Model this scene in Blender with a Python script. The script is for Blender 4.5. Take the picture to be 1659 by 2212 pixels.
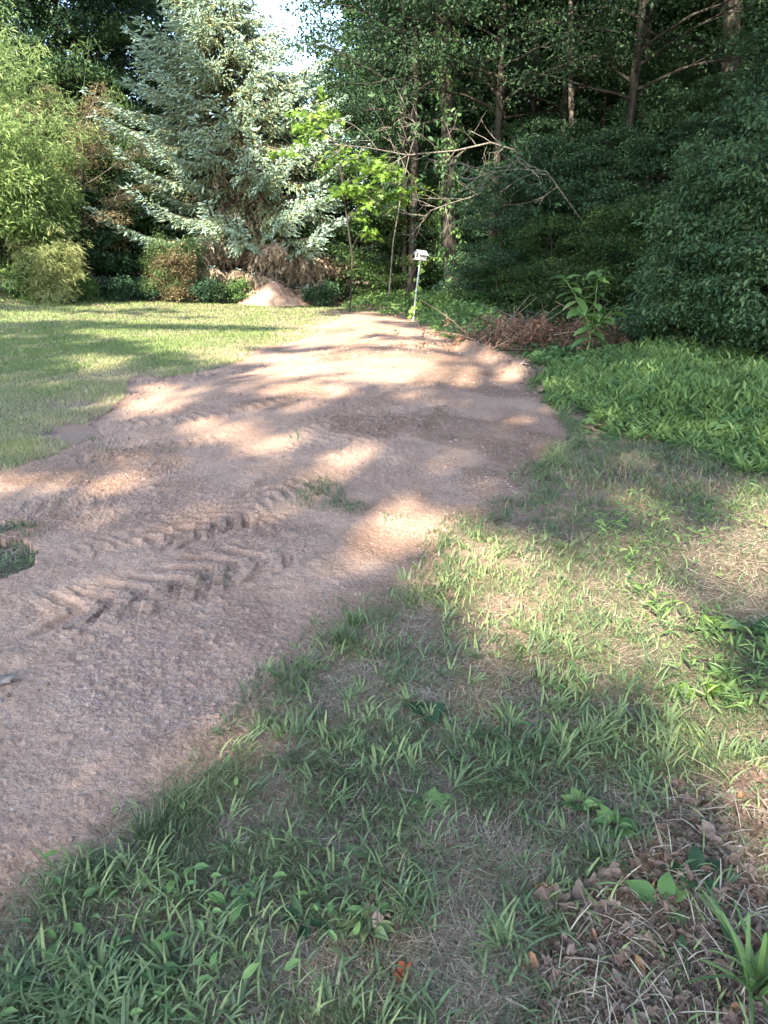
import bpy, math, random
import numpy as np
from math import radians, sin, cos, pi
for o in list(bpy.data.objects): bpy.data.objects.remove(o)
S = bpy.context.scene
COL = S.collection
rs = np.random.RandomState

# ------------------------------------------------------------------ camera
PITCH = radians(19.4); CAMZ = 1.6; FPX = 710.0
cam_d = bpy.data.cameras.new('camera'); cam = bpy.data.objects.new('camera', cam_d); COL.objects.link(cam)
cam.location = (0, 0, CAMZ); cam.rotation_euler = (pi/2 - PITCH, 0, 0)
cam_d.sensor_fit = 'VERTICAL'; cam_d.sensor_height = 36; cam_d.lens = 36*FPX/1024
cam_d.clip_start = 0.05; cam_d.clip_end = 2000
S.camera = cam
# ------------------------------------------------------------------ sky and sun
SAZ, SEL = radians(24), radians(38)            # sun stands behind the camera, to its left
SUN = np.array([-sin(SAZ)*cos(SEL), -cos(SAZ)*cos(SEL), sin(SEL)])
W = bpy.data.worlds.new('World'); S.world = W; W.use_nodes = True
wn = W.node_tree.nodes; wl = W.node_tree.links
sky = wn.new('ShaderNodeTexSky'); sky.sky_type = 'NISHITA'; sky.sun_disc = False
sky.sun_elevation = SEL; sky.sun_rotation = math.atan2(SUN[0], SUN[1])
sky.air_density = 1.0; sky.dust_density = 0.9; sky.ozone_density = 1.0
wn['Background'].inputs[1].default_value = 0.15
wl.new(sky.outputs[0], wn['Background'].inputs[0])
sd = bpy.data.lights.new('sun', 'SUN'); sd.energy = 3.7; sd.angle = radians(0.7); sd.color = (1, .88, .69)
so = bpy.data.objects.new('sun', sd); COL.objects.link(so)
from mathutils import Vector, Matrix
so.rotation_euler = Vector(SUN).to_track_quat('Z', 'Y').to_euler()
so.location = (-10, -12, 20)
S.view_settings.view_transform = 'Standard'; S.view_settings.look = 'None'; S.view_settings.gamma = 1
S.view_settings.exposure = 2.68

# ------------------------------------------------------------------ numpy helpers
def _h(ix, iy, seed):
    n = (ix.astype(np.int64)*374761393 + iy.astype(np.int64)*668265263 + seed*974634777) & 0x7fffffff
    n = ((n ^ (n >> 13))*1274126177) & 0x7fffffff
    return ((n ^ (n >> 16)) & 0xffff)/65535.0
def noise(x, y, f=1.0, seed=0):
    x = np.asarray(x, float)*f; y = np.asarray(y, float)*f
    ix = np.floor(x); iy = np.floor(y); fx = x-ix; fy = y-iy
    fx = fx*fx*(3-2*fx); fy = fy*fy*(3-2*fy)
    a = _h(ix, iy, seed); b = _h(ix+1, iy, seed); c = _h(ix, iy+1, seed); d = _h(ix+1, iy+1, seed)
    return (a*(1-fx)+b*fx)*(1-fy)+(c*(1-fx)+d*fx)*fy
def fbm(x, y, f=1.0, o=4, seed=0, g=.5):
    r = 0; a = 1; t = 0
    for k in range(o):
        r = r+a*noise(x+k*7.3, y-k*3.1, f, seed+k*17); t += a; a *= g; f *= 2.03
    return r/t
def sst(a, b, x):
    t = np.clip((x-a)/(b-a), 0, 1); return t*t*(3-2*t)
def inpoly(x, y, poly):
    r = np.zeros(np.shape(x), bool); n = len(poly)
    for i in range(n):
        x0, y0 = poly[i]; x1, y1 = poly[i-1]
        c = ((y0 > y) != (y1 > y))
        r ^= c & (x < (x1-x0)*(y-y0)/((y1-y0) if y1 != y0 else 1e-9)+x0)
    return r
def segdist(x, y, pts):
    """signed lateral distance and arc length to a polyline"""
    best = np.full(np.shape(x), 1e9); arc = np.zeros(np.shape(x)); side = np.zeros(np.shape(x)); s0 = 0
    for (ax, ay), (bx, by) in zip(pts[:-1], pts[1:]):
        dx, dy = bx-ax, by-ay; L = math.hypot(dx, dy)+1e-9
        t = np.clip(((x-ax)*dx+(y-ay)*dy)/L/L, 0, 1)
        px = x-ax-t*dx; py = y-ay-t*dy; d = np.hypot(px, py)
        m = d < best
        best = np.where(m, d, best); arc = np.where(m, s0+t*L, arc); side = np.where(m, np.sign(dx*py-dy*px), side)
        s0 += L
    return best, arc, side
def base_z(x, y):
    x = np.asarray(x, float); y = np.asarray(y, float)
    z = .012*np.clip(y-3, 0, 40)+.0035*np.minimum(x, 0)**2*sst(3, 22, y)*np.where(x < -16, (16/np.maximum(-x, 16))**1.3, 1)
    z = z-.10*sst(2.4, 4.5, x)*sst(6, 9, y)*(1-sst(18, 26, y))
    return z
def ray(px, py):                                # px in a picture 1659 wide
    u = (px*.46293-384)/FPX; v = (512-py*.46293)/FPX
    return np.array([u, cos(PITCH)+v*sin(PITCH), -sin(PITCH)+v*cos(PITCH)])
def gnd(px, py):
    d = ray(px, py); lo, hi = .3, 70
    for t in np.linspace(.5, 70, 600):
        if CAMZ+d[2]*t < base_z(d[0]*t, d[1]*t): hi = t; break
    lo = hi-.2
    for _ in range(20):
        m = (lo+hi)/2
        if CAMZ+d[2]*m < base_z(d[0]*m, d[1]*m): hi = m
        else: lo = m
    return (float(d[0]*hi), float(d[1]*hi))
def at(px, py, Y):
    d = ray(px, py); t = Y/d[1]; return np.array([d[0]*t, Y, CAMZ+d[2]*t])
def pix(x, y, z):
    z = z-CAMZ; f = y*cos(PITCH)-z*sin(PITCH); up = y*sin(PITCH)+z*cos(PITCH)
    f = np.where(f < .05, np.nan, f)
    return (384+FPX*x/f)/.46293, (512-FPX*up/f)/.46293

# ------------------------------------------------------------------ mesh helpers
class Buf:
    def __init__(s): s.V = []; s.T = []; s.F = []; s.n = 0
    def add(s, V, F, tint=0.5):
        V = np.asarray(V, np.float32).reshape(-1, 3)
        s.V.append(V); s.T.append(np.broadcast_to(np.asarray(tint, np.float32), (len(V),)).copy())
        for f in (F if isinstance(F, list) else [F]):
            s.F.append(np.asarray(f, np.int64)+s.n)
        s.n += len(V)
    def build(s, name, mat, parent=None, smooth=False):
        V = np.concatenate(s.V); T = np.concatenate(s.T)
        loops = np.concatenate([f.ravel() for f in s.F]).astype(np.int32)
        tot = np.concatenate([np.full(len(f), f.shape[1]) for f in s.F]).astype(np.int32)
        st = np.concatenate([[0], np.cumsum(tot)[:-1]]).astype(np.int32)
        me = bpy.data.meshes.new(name)
        me.vertices.add(len(V)); me.vertices.foreach_set('co', V.ravel())
        me.loops.add(len(loops)); me.loops.foreach_set('vertex_index', loops)
        me.polygons.add(len(tot)); me.polygons.foreach_set('loop_start', st); me.polygons.foreach_set('loop_total', tot)
        me.polygons.foreach_set('use_smooth', np.full(len(tot), smooth))
        a = me.attributes.new('tint', 'FLOAT', 'POINT'); a.data.foreach_set('value', T)
        me.update(calc_edges=True); me.validate()
        me.materials.append(mat)
        o = bpy.data.objects.new(name, me); COL.objects.link(o)
        if parent: o.parent = parent
        return o
def tag(o, label=None, cat=None, group=None, kind=None):
    if label: o['label'] = label
    if cat: o['category'] = cat
    if group: o['group'] = group
    if kind: o['kind'] = kind
    return o
def empty(name, loc, label, cat, group=None, rz=0):
    o = bpy.data.objects.new(name, None); COL.objects.link(o); o.location = [float(c) for c in loc]
    o.rotation_euler = (0, 0, rz); o.empty_display_size = .2
    return tag(o, label, cat, group)
def copy_tree(o, parent=None):
    c = o.copy(); COL.objects.link(c)
    if parent: c.parent = parent
    for ch in list(o.children): copy_tree(ch, c)
    return c
def nrm(v): return v/np.maximum(np.linalg.norm(v, axis=-1, keepdims=True), 1e-9)
def frames(ax, nh):
    """rows: x along ax, z near nh"""
    X = nrm(ax); Y = nrm(np.cross(nh, X)); Z = np.cross(X, Y); return np.stack([X, Y, Z], 1)
def scatter(buf, tv, tf, P, M, sc, tint):
    """template tv,tf put at P with row frames M and scale sc (n,) or (n,3)"""
    n = len(P); sc = np.asarray(sc, float)
    if sc.ndim == 1: sc = sc[:, None]*np.ones(3)
    L = tv[None]*sc[:, None, :]
    V = P[:, None, :]+np.einsum('nvk,nkj->nvj', L, M)
    off = (np.arange(n)*len(tv))
    Fs = [(f[None]+off[:, None, None]).reshape(-1, f.shape[1]) for f in (tf if isinstance(tf, list) else [tf])]
    tint = np.broadcast_to(tint, (n,))
    buf.add(V.reshape(-1, 3), Fs, np.repeat(tint, len(tv)))
LEAF2 = (np.array([[0,0,0],[.45,.26,.07],[1,0,-.05],[.45,-.26,.07]]), np.array([[0,2,1],[0,3,2]]))
LEAF4 = (np.array([[0,0,0],[.25,.2,.06],[.62,.2,.05],[1,0,-.12],[.62,-.2,.05],[.25,-.2,.06],[.45,0,0]]),
         np.array([[0,6,1],[1,6,2],[6,3,2],[6,4,3],[5,4,6],[0,5,6]]))
def _maple():
    a = [(0,0),(.05,.18),(-.05,.42),(.22,.36),(.38,.62),(.5,.34),(.66,.42),(.66,.2),(1.05,0)]
    p = a+[(x,-y) for x, y in a[-2:0:-1]]
    v = [(.35,0,.03)]+[(x, y, -.1*abs(y)) for x, y in p]; n = len(p)
    return np.array(v, float), np.array([[0, 1+(i+1) % n, 1+i] for i in range(n)])
MAPLE = _maple()
def _oval(wd=.32, n=5, cup=.1):
    v = [(0,0,0)]; ts = np.linspace(0, 1, n+2)[1:-1]
    for t in ts: w = wd*math.sin(pi*t**.85); v += [(t, w, cup*w*2-.15*t*t), (t, 0, -.15*t*t), (t, -w, cup*w*2-.15*t*t)]
    v.append((1, 0, -.18)); f3 = [[0,2,1],[0,3,2]]; q = []
    for i in range(n-1):
        b = 1+3*i; q += [[b, b+1, b+4, b+3], [b+1, b+2, b+5, b+4]]
    b = 1+3*(n-1); e = len(v)-1; f3 += [[b, b+1, e], [b+1, b+2, e]]
    return np.array(v, float), [np.array(f3), np.array(q)]
def _oak():
    th = np.linspace(0, 2*pi, 25)[:-1]; rr = 1+.20*np.sin(5*th+.6)+.10*np.sin(9*th+2); x = .5+.5*np.cos(th)*rr; y = .33*np.sin(th)*rr
    v = [(.5, 0, 0)]+[(a, b, 0) for a, b in zip(x, y)]+[(.5+(a-.5)*.5, b*.5, 0) for a, b in zip(x, y)]; n = 24; f = []; q = []
    for i in range(n): j = (i+1) % n; f.append([0, 25+i, 25+j]); q.append([25+i, 1+i, 1+j, 25+j])
    return np.array(v), [np.array(f), np.array(q)]
OAK = _oak()
OVAL = _oval()
LANCE = _oval(.14, 4, .2)
def _spindle(k=3):
    v = [(0,0,0)]+[(.35, cos(2*pi*i/k)*.2, sin(2*pi*i/k)*.2) for i in range(k)]+[(1, 0, 0)]
    f = [[0, 1+(i+1) % k, 1+i] for i in range(k)]+[[k+1, 1+i, 1+(i+1) % k] for i in range(k)]
    return np.array(v), np.array(f)
SPIN = _spindle(3)
def tube(buf, pts, rad, k=7, tint=.5, rough=0, rng=None):
    pts = np.asarray(pts, float); n = len(pts); rad = np.broadcast_to(rad, (n,))
    d = nrm(np.gradient(pts, axis=0)); ref = np.array([0,0,1.]) if abs(d[0][2]) < .9 else np.array([1.,0,0])
    a = nrm(np.cross(d, ref)); b = np.cross(d, a); th = np.arange(k)*2*pi/k
    R = rad[:, None]*np.ones(k)
    if rough: R = R*(1+rough*(rng.rand(n, k)-.5))
    V = pts[:, None]+R[..., None]*(np.cos(th)[None, :, None]*a[:, None]+np.sin(th)[None, :, None]*b[:, None])
    i = np.arange(n-1)[:, None]*k; j = np.arange(k)[None]; j2 = (j+1) % k
    F = np.stack([i+j, i+j2, i+k+j2, i+k+j], -1).reshape(-1, 4)
    V = np.concatenate([V.reshape(-1, 3), pts[-1:]]); tip = n*k
    T = np.array([[(n-1)*k+q, (n-1)*k+(q+1) % k, tip] for q in range(k)])
    buf.add(V, [F, T], tint)
def curve(p0, p1, bend, n=6, wob=0, rng=None):
    t = np.linspace(0, 1, n)[:, None]; p0 = np.asarray(p0, float); p1 = np.asarray(p1, float)
    c = p0+(p1-p0)*t+np.asarray(bend, float)*4*t*(1-t)*.5
    if wob:
        w = (rng.rand(n, 3)-.5)*wob; w[0] = 0; c = c+np.cumsum(w, 0)*.5
    return c
def blades(buf, P, h, w, az, lean, tint, ts=(0, .4, .75, 1), az2=None):
    n = len(P); up = np.array([0, 0, 1.]); d = np.stack([np.cos(az), np.sin(az), 0*az], -1)
    az2 = az+pi/2 if az2 is None else az2
    sdv = np.stack([np.cos(az2), np.sin(az2), 0*az], -1)*(w/2)[:, None]
    vs = []
    for t in ts:
        c = P+d*(h*lean*t**1.6)[:, None]+up*(h*t*np.sqrt(np.clip(1-lean**2*t*.75, .02, 1)))[:, None]
        if t == 1: vs.append(c)
        else:
            k = 1-.55*t**2; vs += [c-sdv*k, c+sdv*k]
    V = np.stack(vs, 1); m = len(vs); off = (np.arange(n)*m)[:, None, None]; F = []
    q = [[2*i, 2*i+1, 2*i+3, 2*i+2] for i in range(len(ts)-2)]
    if q: F.append((np.array(q)[None]+off).reshape(-1, 4))
    F.append((np.array([[m-3, m-2, m-1]])[None]+off).reshape(-1, 3))
    buf.add(V.reshape(-1, 3), F, np.repeat(tint, m))

# ------------------------------------------------------------------ materials
def newmat(name):
    m = bpy.data.materials.new(name); m.use_nodes = True; n = m.node_tree.nodes; l = m.node_tree.links
    return m, n, l, n['Principled BSDF'], n['Material Output']
def ramp(n, cols, pos=None):
    r = n.new('ShaderNodeValToRGB'); e = r.color_ramp.elements
    pos = pos or [i/(len(cols)-1) for i in range(len(cols))]
    while len(e) < len(cols): e.new(.5)
    for q, c, p in zip(e, cols, pos): q.position = p; q.color = (*c, 1)
    return r
def foliage(name, cols, trans=.3, rough=.5, spec=.35, pos=None, objvar=0, ds=.07):
    cols = [tuple(c*(1-ds)+(.3*q[0]+.6*q[1]+.1*q[2])*ds for c in q) for q in cols]
    m, n, l, b, out = newmat(name)
    a = n.new('ShaderNodeAttribute'); a.attribute_name = 'tint'
    r = ramp(n, cols, pos); l.new(a.outputs['Fac'], r.inputs[0]); col = r.outputs[0]
    if objvar:
        oi = n.new('ShaderNodeObjectInfo'); mr = n.new('ShaderNodeMapRange'); mr.inputs[3].default_value = 1-objvar; mr.inputs[4].default_value = 1+objvar
        l.new(oi.outputs['Random'], mr.inputs[0])
        hs = n.new('ShaderNodeHueSaturation'); l.new(mr.outputs[0], hs.inputs['Value']); l.new(col, hs.inputs['Color'])
        mh = n.new('ShaderNodeMapRange'); mh.inputs[3].default_value = .48; mh.inputs[4].default_value = .53
        l.new(oi.outputs['Random'], mh.inputs[0]); l.new(mh.outputs[0], hs.inputs['Hue']); col = hs.outputs[0]
    l.new(col, b.inputs['Base Color']); b.inputs['Roughness'].default_value = rough
    b.inputs['Specular IOR Level'].default_value = spec
    if trans:
        t = n.new('ShaderNodeBsdfTranslucent'); l.new(col, t.inputs[0])
        mx = n.new('ShaderNodeMixShader'); mx.inputs[0].default_value = trans
        l.new(b.outputs[0], mx.inputs[1]); l.new(t.outputs[0], mx.inputs[2]); l.new(mx.outputs[0], out.inputs[0])
    return m
def bark(name, c0, c1, scale=12, zs=.15):
    m, n, l, b, out = newmat(name)
    tc = n.new('ShaderNodeTexCoord'); mp = n.new('ShaderNodeMapping'); mp.inputs['Scale'].default_value = (1, 1, zs)
    l.new(tc.outputs['Object'], mp.inputs[0])
    no = n.new('ShaderNodeTexNoise'); no.inputs['Scale'].default_value = scale; no.inputs['Detail'].default_value = 6
    l.new(mp.outputs[0], no.inputs['Vector'])
    r = ramp(n, [c0, c1], [.35, .68]); l.new(no.outputs[0], r.inputs[0]); l.new(r.outputs[0], b.inputs['Base Color'])
    bp = n.new('ShaderNodeBump'); bp.inputs['Strength'].default_value = .8; bp.inputs['Distance'].default_value = .03
    l.new(no.outputs[0], bp.inputs['Height']); l.new(bp.outputs[0], b.inputs['Normal'])
    b.inputs['Roughness'].default_value = .9; b.inputs['Specular IOR Level'].default_value = .1
    return m
def soil(name, dark, mid, light, sc=1.0, bump=1.0, specks=None, attr=False, spill=None):
    m, n, l, b, out = newmat(name)
    ge = n.new('ShaderNodeNewGeometry')
    def nz(s, d=5, rgh=.6):
        q = n.new('ShaderNodeTexNoise'); q.inputs['Scale'].default_value = s; q.inputs['Detail'].default_value = d
        q.inputs['Roughness'].default_value = rgh; l.new(ge.outputs['Position'], q.inputs['Vector']); return q
    big = nz(1.1*sc, 6, .65); fine = nz(38*sc, 8, .7)
    mix = n.new('ShaderNodeMath'); mix.operation = 'MULTIPLY_ADD'; mix.inputs[1].default_value = .52
    l.new(big.outputs[0], mix.inputs[0])
    m2 = n.new('ShaderNodeMath'); m2.operation = 'MULTIPLY'; m2.inputs[1].default_value = .58; l.new(fine.outputs[0], m2.inputs[0])
    l.new(m2.outputs[0], mix.inputs[2])
    r = ramp(n, [dark, mid, light], [.34, .5, .64]); l.new(mix.outputs[0], r.inputs[0]); col = r.outputs[0]
    if attr:                                    # moist, freshly turned soil is darker in itself
        a = n.new('ShaderNodeAttribute'); a.attribute_name = 'tint'
        mm = n.new('ShaderNodeMix'); mm.data_type = 'RGBA'; l.new(a.outputs['Fac'], mm.inputs[0]); l.new(col, mm.inputs[6])
        hs = n.new('ShaderNodeHueSaturation'); hs.inputs['Value'].default_value = .5; hs.inputs['Saturation'].default_value = 1.1
        l.new(col, hs.inputs['Color']); l.new(hs.outputs[0], mm.inputs[7]); col = mm.outputs[2]
    if spill:
        a = n.new('ShaderNodeAttribute'); a.attribute_name = 'tint'; mm = n.new('ShaderNodeMix'); mm.data_type = 'RGBA'
        l.new(a.outputs['Fac'], mm.inputs[0]); l.new(col, mm.inputs[6]); mm.inputs[7].default_value = (*spill, 1); col = mm.outputs[2]
    if specks:
        vo = n.new('ShaderNodeTexVoronoi'); vo.inputs['Scale'].default_value = 42; l.new(ge.outputs['Position'], vo.inputs['Vector'])
        sp = n.new('ShaderNodeSeparateColor'); l.new(vo.outputs['Color'], sp.inputs[0])
        c1 = n.new('ShaderNodeMath'); c1.operation = 'GREATER_THAN'; c1.inputs[1].default_value = .86; l.new(sp.outputs[0], c1.inputs[0])
        c2 = n.new('ShaderNodeMath'); c2.operation = 'LESS_THAN'; c2.inputs[1].default_value = .28; l.new(vo.outputs['Distance'], c2.inputs[0])
        c3 = n.new('ShaderNodeMath'); c3.operation = 'MULTIPLY'; l.new(c1.outputs[0], c3.inputs[0]); l.new(c2.outputs[0], c3.inputs[1])
        m3 = n.new('ShaderNodeMix'); m3.data_type = 'RGBA'; l.new(c3.outputs[0], m3.inputs[0]); l.new(col, m3.inputs[6]); m3.inputs[7].default_value = (*specks, 1); col = m3.outputs[2]
    l.new(col, b.inputs['Base Color'])
    b.inputs['Roughness'].default_value = .95; b.inputs['Specular IOR Level'].default_value = .12
    cr = nz(55*sc, 6, .65); bp = n.new('ShaderNodeBump'); bp.inputs['Strength'].default_value = bump; bp.inputs['Distance'].default_value = .015
    l.new(cr.outputs[0], bp.inputs['Height']); l.new(bp.outputs[0], b.inputs['Normal'])
    return m
def plain(name, c, rough=.6, spec=.3, metal=0, var=.12, scale=8):
    m, n, l, b, out = newmat(name)
    no = n.new('ShaderNodeTexNoise'); no.inputs['Scale'].default_value = scale; no.inputs['Detail'].default_value = 5
    tc = n.new('ShaderNodeTexCoord'); l.new(tc.outputs['Object'], no.inputs['Vector'])
    r = ramp(n, [tuple(q*(1-var*2) for q in c), tuple(min(q*(1+var), 1) for q in c)], [.35, .6]); l.new(no.outputs[0], r.inputs[0])
    l.new(r.outputs[0], b.inputs['Base Color']); b.inputs['Roughness'].default_value = rough
    b.inputs['Specular IOR Level'].default_value = spec; b.inputs['Metallic'].default_value = metal
    return m
M = dict(
    dirt=soil('red_brown_fill', (.225,.142,.106), (.34,.224,.165), (.44,.308,.232), specks=(.46,.36,.30), attr=True),
    ground=soil('grassy_soil', (.07,.055,.042), (.13,.105,.082), (.21,.175,.14), sc=1.4, spill=(.31,.215,.165)),
    clod=soil('clod_soil', (.10,.06,.045), (.17,.10,.075), (.25,.16,.12)),
    crumb=soil('crumb_soil', (.20,.135,.11), (.31,.215,.175), (.46,.35,.3)),
    rock=plain('grey_rock', (.21,.175,.155), .85, .2, scale=14, var=.25),
    lawn=foliage('lawn_blade', [(.36,.33,.20), (.28,.32,.12), (.15,.23,.07), (.24,.33,.09)], .35, .45, ds=.06, pos=[0, .3, .7, 1]),
    grass=foliage('grass_blade', [(.06,.10,.05), (.12,.17,.07), (.26,.31,.12)], .35, .42, ds=.15),
    crab=foliage('crabgrass_blade', [(.10,.16,.075), (.17,.25,.09), (.34,.41,.14)], .35, .38, ds=.12),
    straw=foliage('dry_straw', [(.12,.09,.06), (.32,.26,.18), (.56,.48,.36)], .15, .7, .1),
    rust=foliage('rusty_grass', [(.34,.22,.13), (.36,.30,.15), (.22,.28,.10)], .3, .6, .2),
    stilt=foliage('weed_leaf', [(.06,.12,.04), (.125,.225,.065), (.25,.37,.10)], .35, .42),
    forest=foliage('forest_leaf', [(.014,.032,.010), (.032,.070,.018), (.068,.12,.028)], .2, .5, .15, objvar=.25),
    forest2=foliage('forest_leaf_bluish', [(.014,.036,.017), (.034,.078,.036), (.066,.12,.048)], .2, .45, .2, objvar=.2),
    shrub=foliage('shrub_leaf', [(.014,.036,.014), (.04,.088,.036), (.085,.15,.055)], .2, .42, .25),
    maple=foliage('maple_leaf', [(.10,.20,.03), (.17,.31,.04), (.26,.42,.06)], .45, .45),
    bamboo=foliage('bamboo_leaf', [(.14,.22,.07), (.23,.34,.11), (.36,.45,.17)], .4, .4),
    fern=foliage('feathery_leaf', [(.06,.12,.045), (.10,.18,.06), (.16,.25,.08)], .35, .45),
    redleaf=foliage('bronze_leaf', [(.13,.10,.055), (.21,.16,.085), (.22,.22,.09)], .35, .5),
    yellowleaf=foliage('cream_edged_leaf', [(.16,.20,.07), (.27,.31,.11), (.40,.41,.19)], .35, .5),
    rhodo=foliage('glossy_leaf', [(.05,.10,.03), (.12,.2,.05), (.26,.33,.10)], .2, .35, .5),
    vine=foliage('vine_leaf', [(.07,.15,.05), (.12,.24,.07), (.24,.38,.10)], .4, .42),
    limeleaf=foliage('lime_leaf', [(.20,.36,.04), (.32,.50,.07)], .5, .42),
    spruce=foliage('spruce_needles', [(.22,.19,.08), (.23,.27,.12), (.24,.36,.26), (.39,.54,.47)], .15, .6, .25, pos=[0, .3, .65, 1]),
    deadtwig=foliage('dead_spruce_twig', [(.24,.18,.12), (.38,.30,.21), (.50,.42,.32)], .1, .9, .1),
    deadleaf=foliage('dead_leaf', [(.09,.06,.05), (.18,.12,.09), (.28,.21,.17), (.42,.37,.33)], .15, .75, .15),
    redfall=foliage('rust_red_leaf', [(.30,.06,.02), (.42,.12,.04)], .2, .6, .2),
    orangefall=foliage('orange_leaf', [(.30,.15,.07), (.36,.2,.11)], .2, .6, .2),
    brush=foliage('withered_leaf', [(.08,.045,.035), (.16,.09,.06), (.24,.15,.10)], .15, .8, .1),
    twig=foliage('twig_wood', [(.08,.06,.045), (.25,.2,.15)], 0, .9, .1),
    stem=foliage('green_stem', [(.10,.18,.05), (.2,.28,.09)], .1, .6, .2),
    bark=bark('bark_brown', (.022,.02,.017), (.075,.066,.056)),
    barkg=bark('bark_grey', (.04,.035,.031), (.13,.115,.10)),
    barkd=bark('bark_dark', (.02,.018,.015), (.06,.052,.044)),
    palebark=bark('bark_pale', (.09,.08,.07), (.26,.235,.20), 20),
    metal=plain('galvanised_pole', (.42,.43,.45), .55, .4, .3),
    white=plain('weathered_white_paint', (.40,.385,.38), .7, .3, scale=18, var=.18),
    roof=plain('pale_roof_paint', (.34,.38,.44), .55, .4, scale=12, var=.1),
    hole=plain('dark_opening', (.02,.018,.016), .9, .1),
)

# ------------------------------------------------------------------ regions
G = lambda L: [gnd(*p) for p in L]
dirt_right = [(-40,2185),(30,2045),(62,1962),(105,1932),(158,1932),(270,1878),(285,1812),(348,1755),(406,1716),(474,1670),(500,1610),
  (550,1590),(560,1530),(600,1475),(650,1455),(690,1410),(705,1370),(760,1325),(820,1312),(870,1295),(940,1262),(948,1215),(950,1170),(990,1135),(1040,1112),
  (1085,1092),(1182,1087),(1160,1060),(1125,1030),(1190,1012),(1188,982),(1245,962),(1250,935),(1218,905),(1200,868),(1150,842),(1148,805),(1172,786),
  (1110,775),(1050,758),(985,738),(925,716),(895,697),(860,684),(800,676)]
dirt_left = [(740,674),(728,692),(668,706),(690,716),(645,738),(560,752),(520,782),(455,800),(380,812),(335,818),(305,812),(278,820),(268,858),(238,888),
  (190,914),(200,948),(120,985),(60,1002),(0,1028),(-250,1070),(-700,1200)]
DIRT = G(dirt_right+dirt_left)+[(-6, 4.), (-6, -6), (-2.2, -6)]
ISL = [G([(-60,1150),(60,1128),(80,1140),(30,1160),(-60,1175)]), G([(-60,1205),(30,1180),(98,1190),(85,1225),(20,1260),(-60,1290)])]
STILT = G([(1165,800),(1230,778),(1400,770),(1659,800),(2000,850),(2300,1000),(1900,1040),(1580,1010),(1460,945),(1330,950),(1262,952),(1235,905),(1160,845)])
RUST = G([(1200,1030),(1330,1010),(1500,1020),(1570,1060),(1500,1100),(1380,1110),(1250,1080)])
BARE = [G([(1440,1130),(1560,1100),(1800,1110),(1800,1230),(1600,1240),(1440,1200)]), G([(1120,1545),(1290,1535),(1300,1575),(1160,1590)]),
        G([(940,2020),(1080,1960),(1170,2030),(1190,2130),(1080,2230),(960,2150)])]
SUNNY = G([(950,1140),(1200,1180),(1450,1270),(1700,1400),(1800,1700),(1600,1650),(1440,1690),(1300,1560),(1150,1480),(1080,1300)])
LITTER = G([(1800,1640),(1600,1660),(1440,1700),(1400,1830),(1260,1930),(1180,2060),(1150,2330),(1500,2500),(2200,2500)])
VINES = G([(700,655),(760,640),(860,640),(1000,660),(1120,700),(1100,760),(1010,738),(950,722),(915,705),(880,688),(800,674),(740,672)])
def isdirt(x, y):
    f = .9 if np.ndim(x) == 0 else 1
    hx = .05*(noise(x, y, 15, 25)-.5)+.035*(noise(x, y, 40, 26)-.5); hy = .05*(noise(x, y, 15, 27)-.5)+.035*(noise(x, y, 40, 28)-.5)
    wx = x+hx+.07*(noise(x, y, 6, 5)-.5)+.18*(noise(x, y, 2.2, 9)-.5)*sst(2, 6, y); wy = y+hy+.09*(noise(x, y, 6, 8)-.5)+.3*(noise(x, y, 2.2, 19)-.5)*sst(2, 6, y)
    r = inpoly(wx, wy, DIRT)
    for p in ISL: r &= ~inpoly(wx, wy, p)
    return r
def edge_d(x, y): return segdist(x, y, DIRT+[DIRT[0]])[0]
TR = [ # tyre tracks: centre line, half width, lug pitch, depth, chevron
  (G([(20,1345),(170,1325),(330,1285),(470,1235),(560,1215),(640,1180)]), .23, .17, .030, 1.6),
  (G([(250,1195),(400,1165),(520,1120),(600,1070),(640,1030)]), .19, .13, .024, 1.8),
  (G([(0,1110),(150,1100),(330,1085),(420,1075)]), .15, .11, .012, .5),
  (G([(60,1230),(240,1190),(420,1150),(560,1150),(720,1110)]), .15, .10, .014, .7),
  (G([(640,1000),(760,955),(880,905),(960,875)]), .22, .10, .030, .2),
  (G([(600,960),(700,930),(800,905),(860,880)]), .18, .10, .018, .3),
  (G([(330,820),(480,812),(620,790),(720,765),(840,725)]), .24, .18, .03, .4),
  (G([(240,925),(400,915),(600,885),(740,840),(900,800)]), .22, .14, .012, .6),
  (G([(120,1000),(330,975),(520,960)]), .2, .13, .012, .5),
  (G([(360,905),(480,870),(620,880)]), .15, .12, .014, .4),
  (G([(790,690),(760,740),(740,800)]), .15, .15, .02, .3),
]
RID = [ (G([(0,1440),(120,1400),(260,1340),(420,1270)]), .10, .025), (G([(860,1000),(900,950),(960,890)]), .14, .04), (G([(690,940),(790,905),(850,870)]), .12, .03),
        (G([(1020,760),(1080,782),(1130,812)]), .30, .13), (G([(1000,760),(1050,775)]), .22, .08) ]
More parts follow.
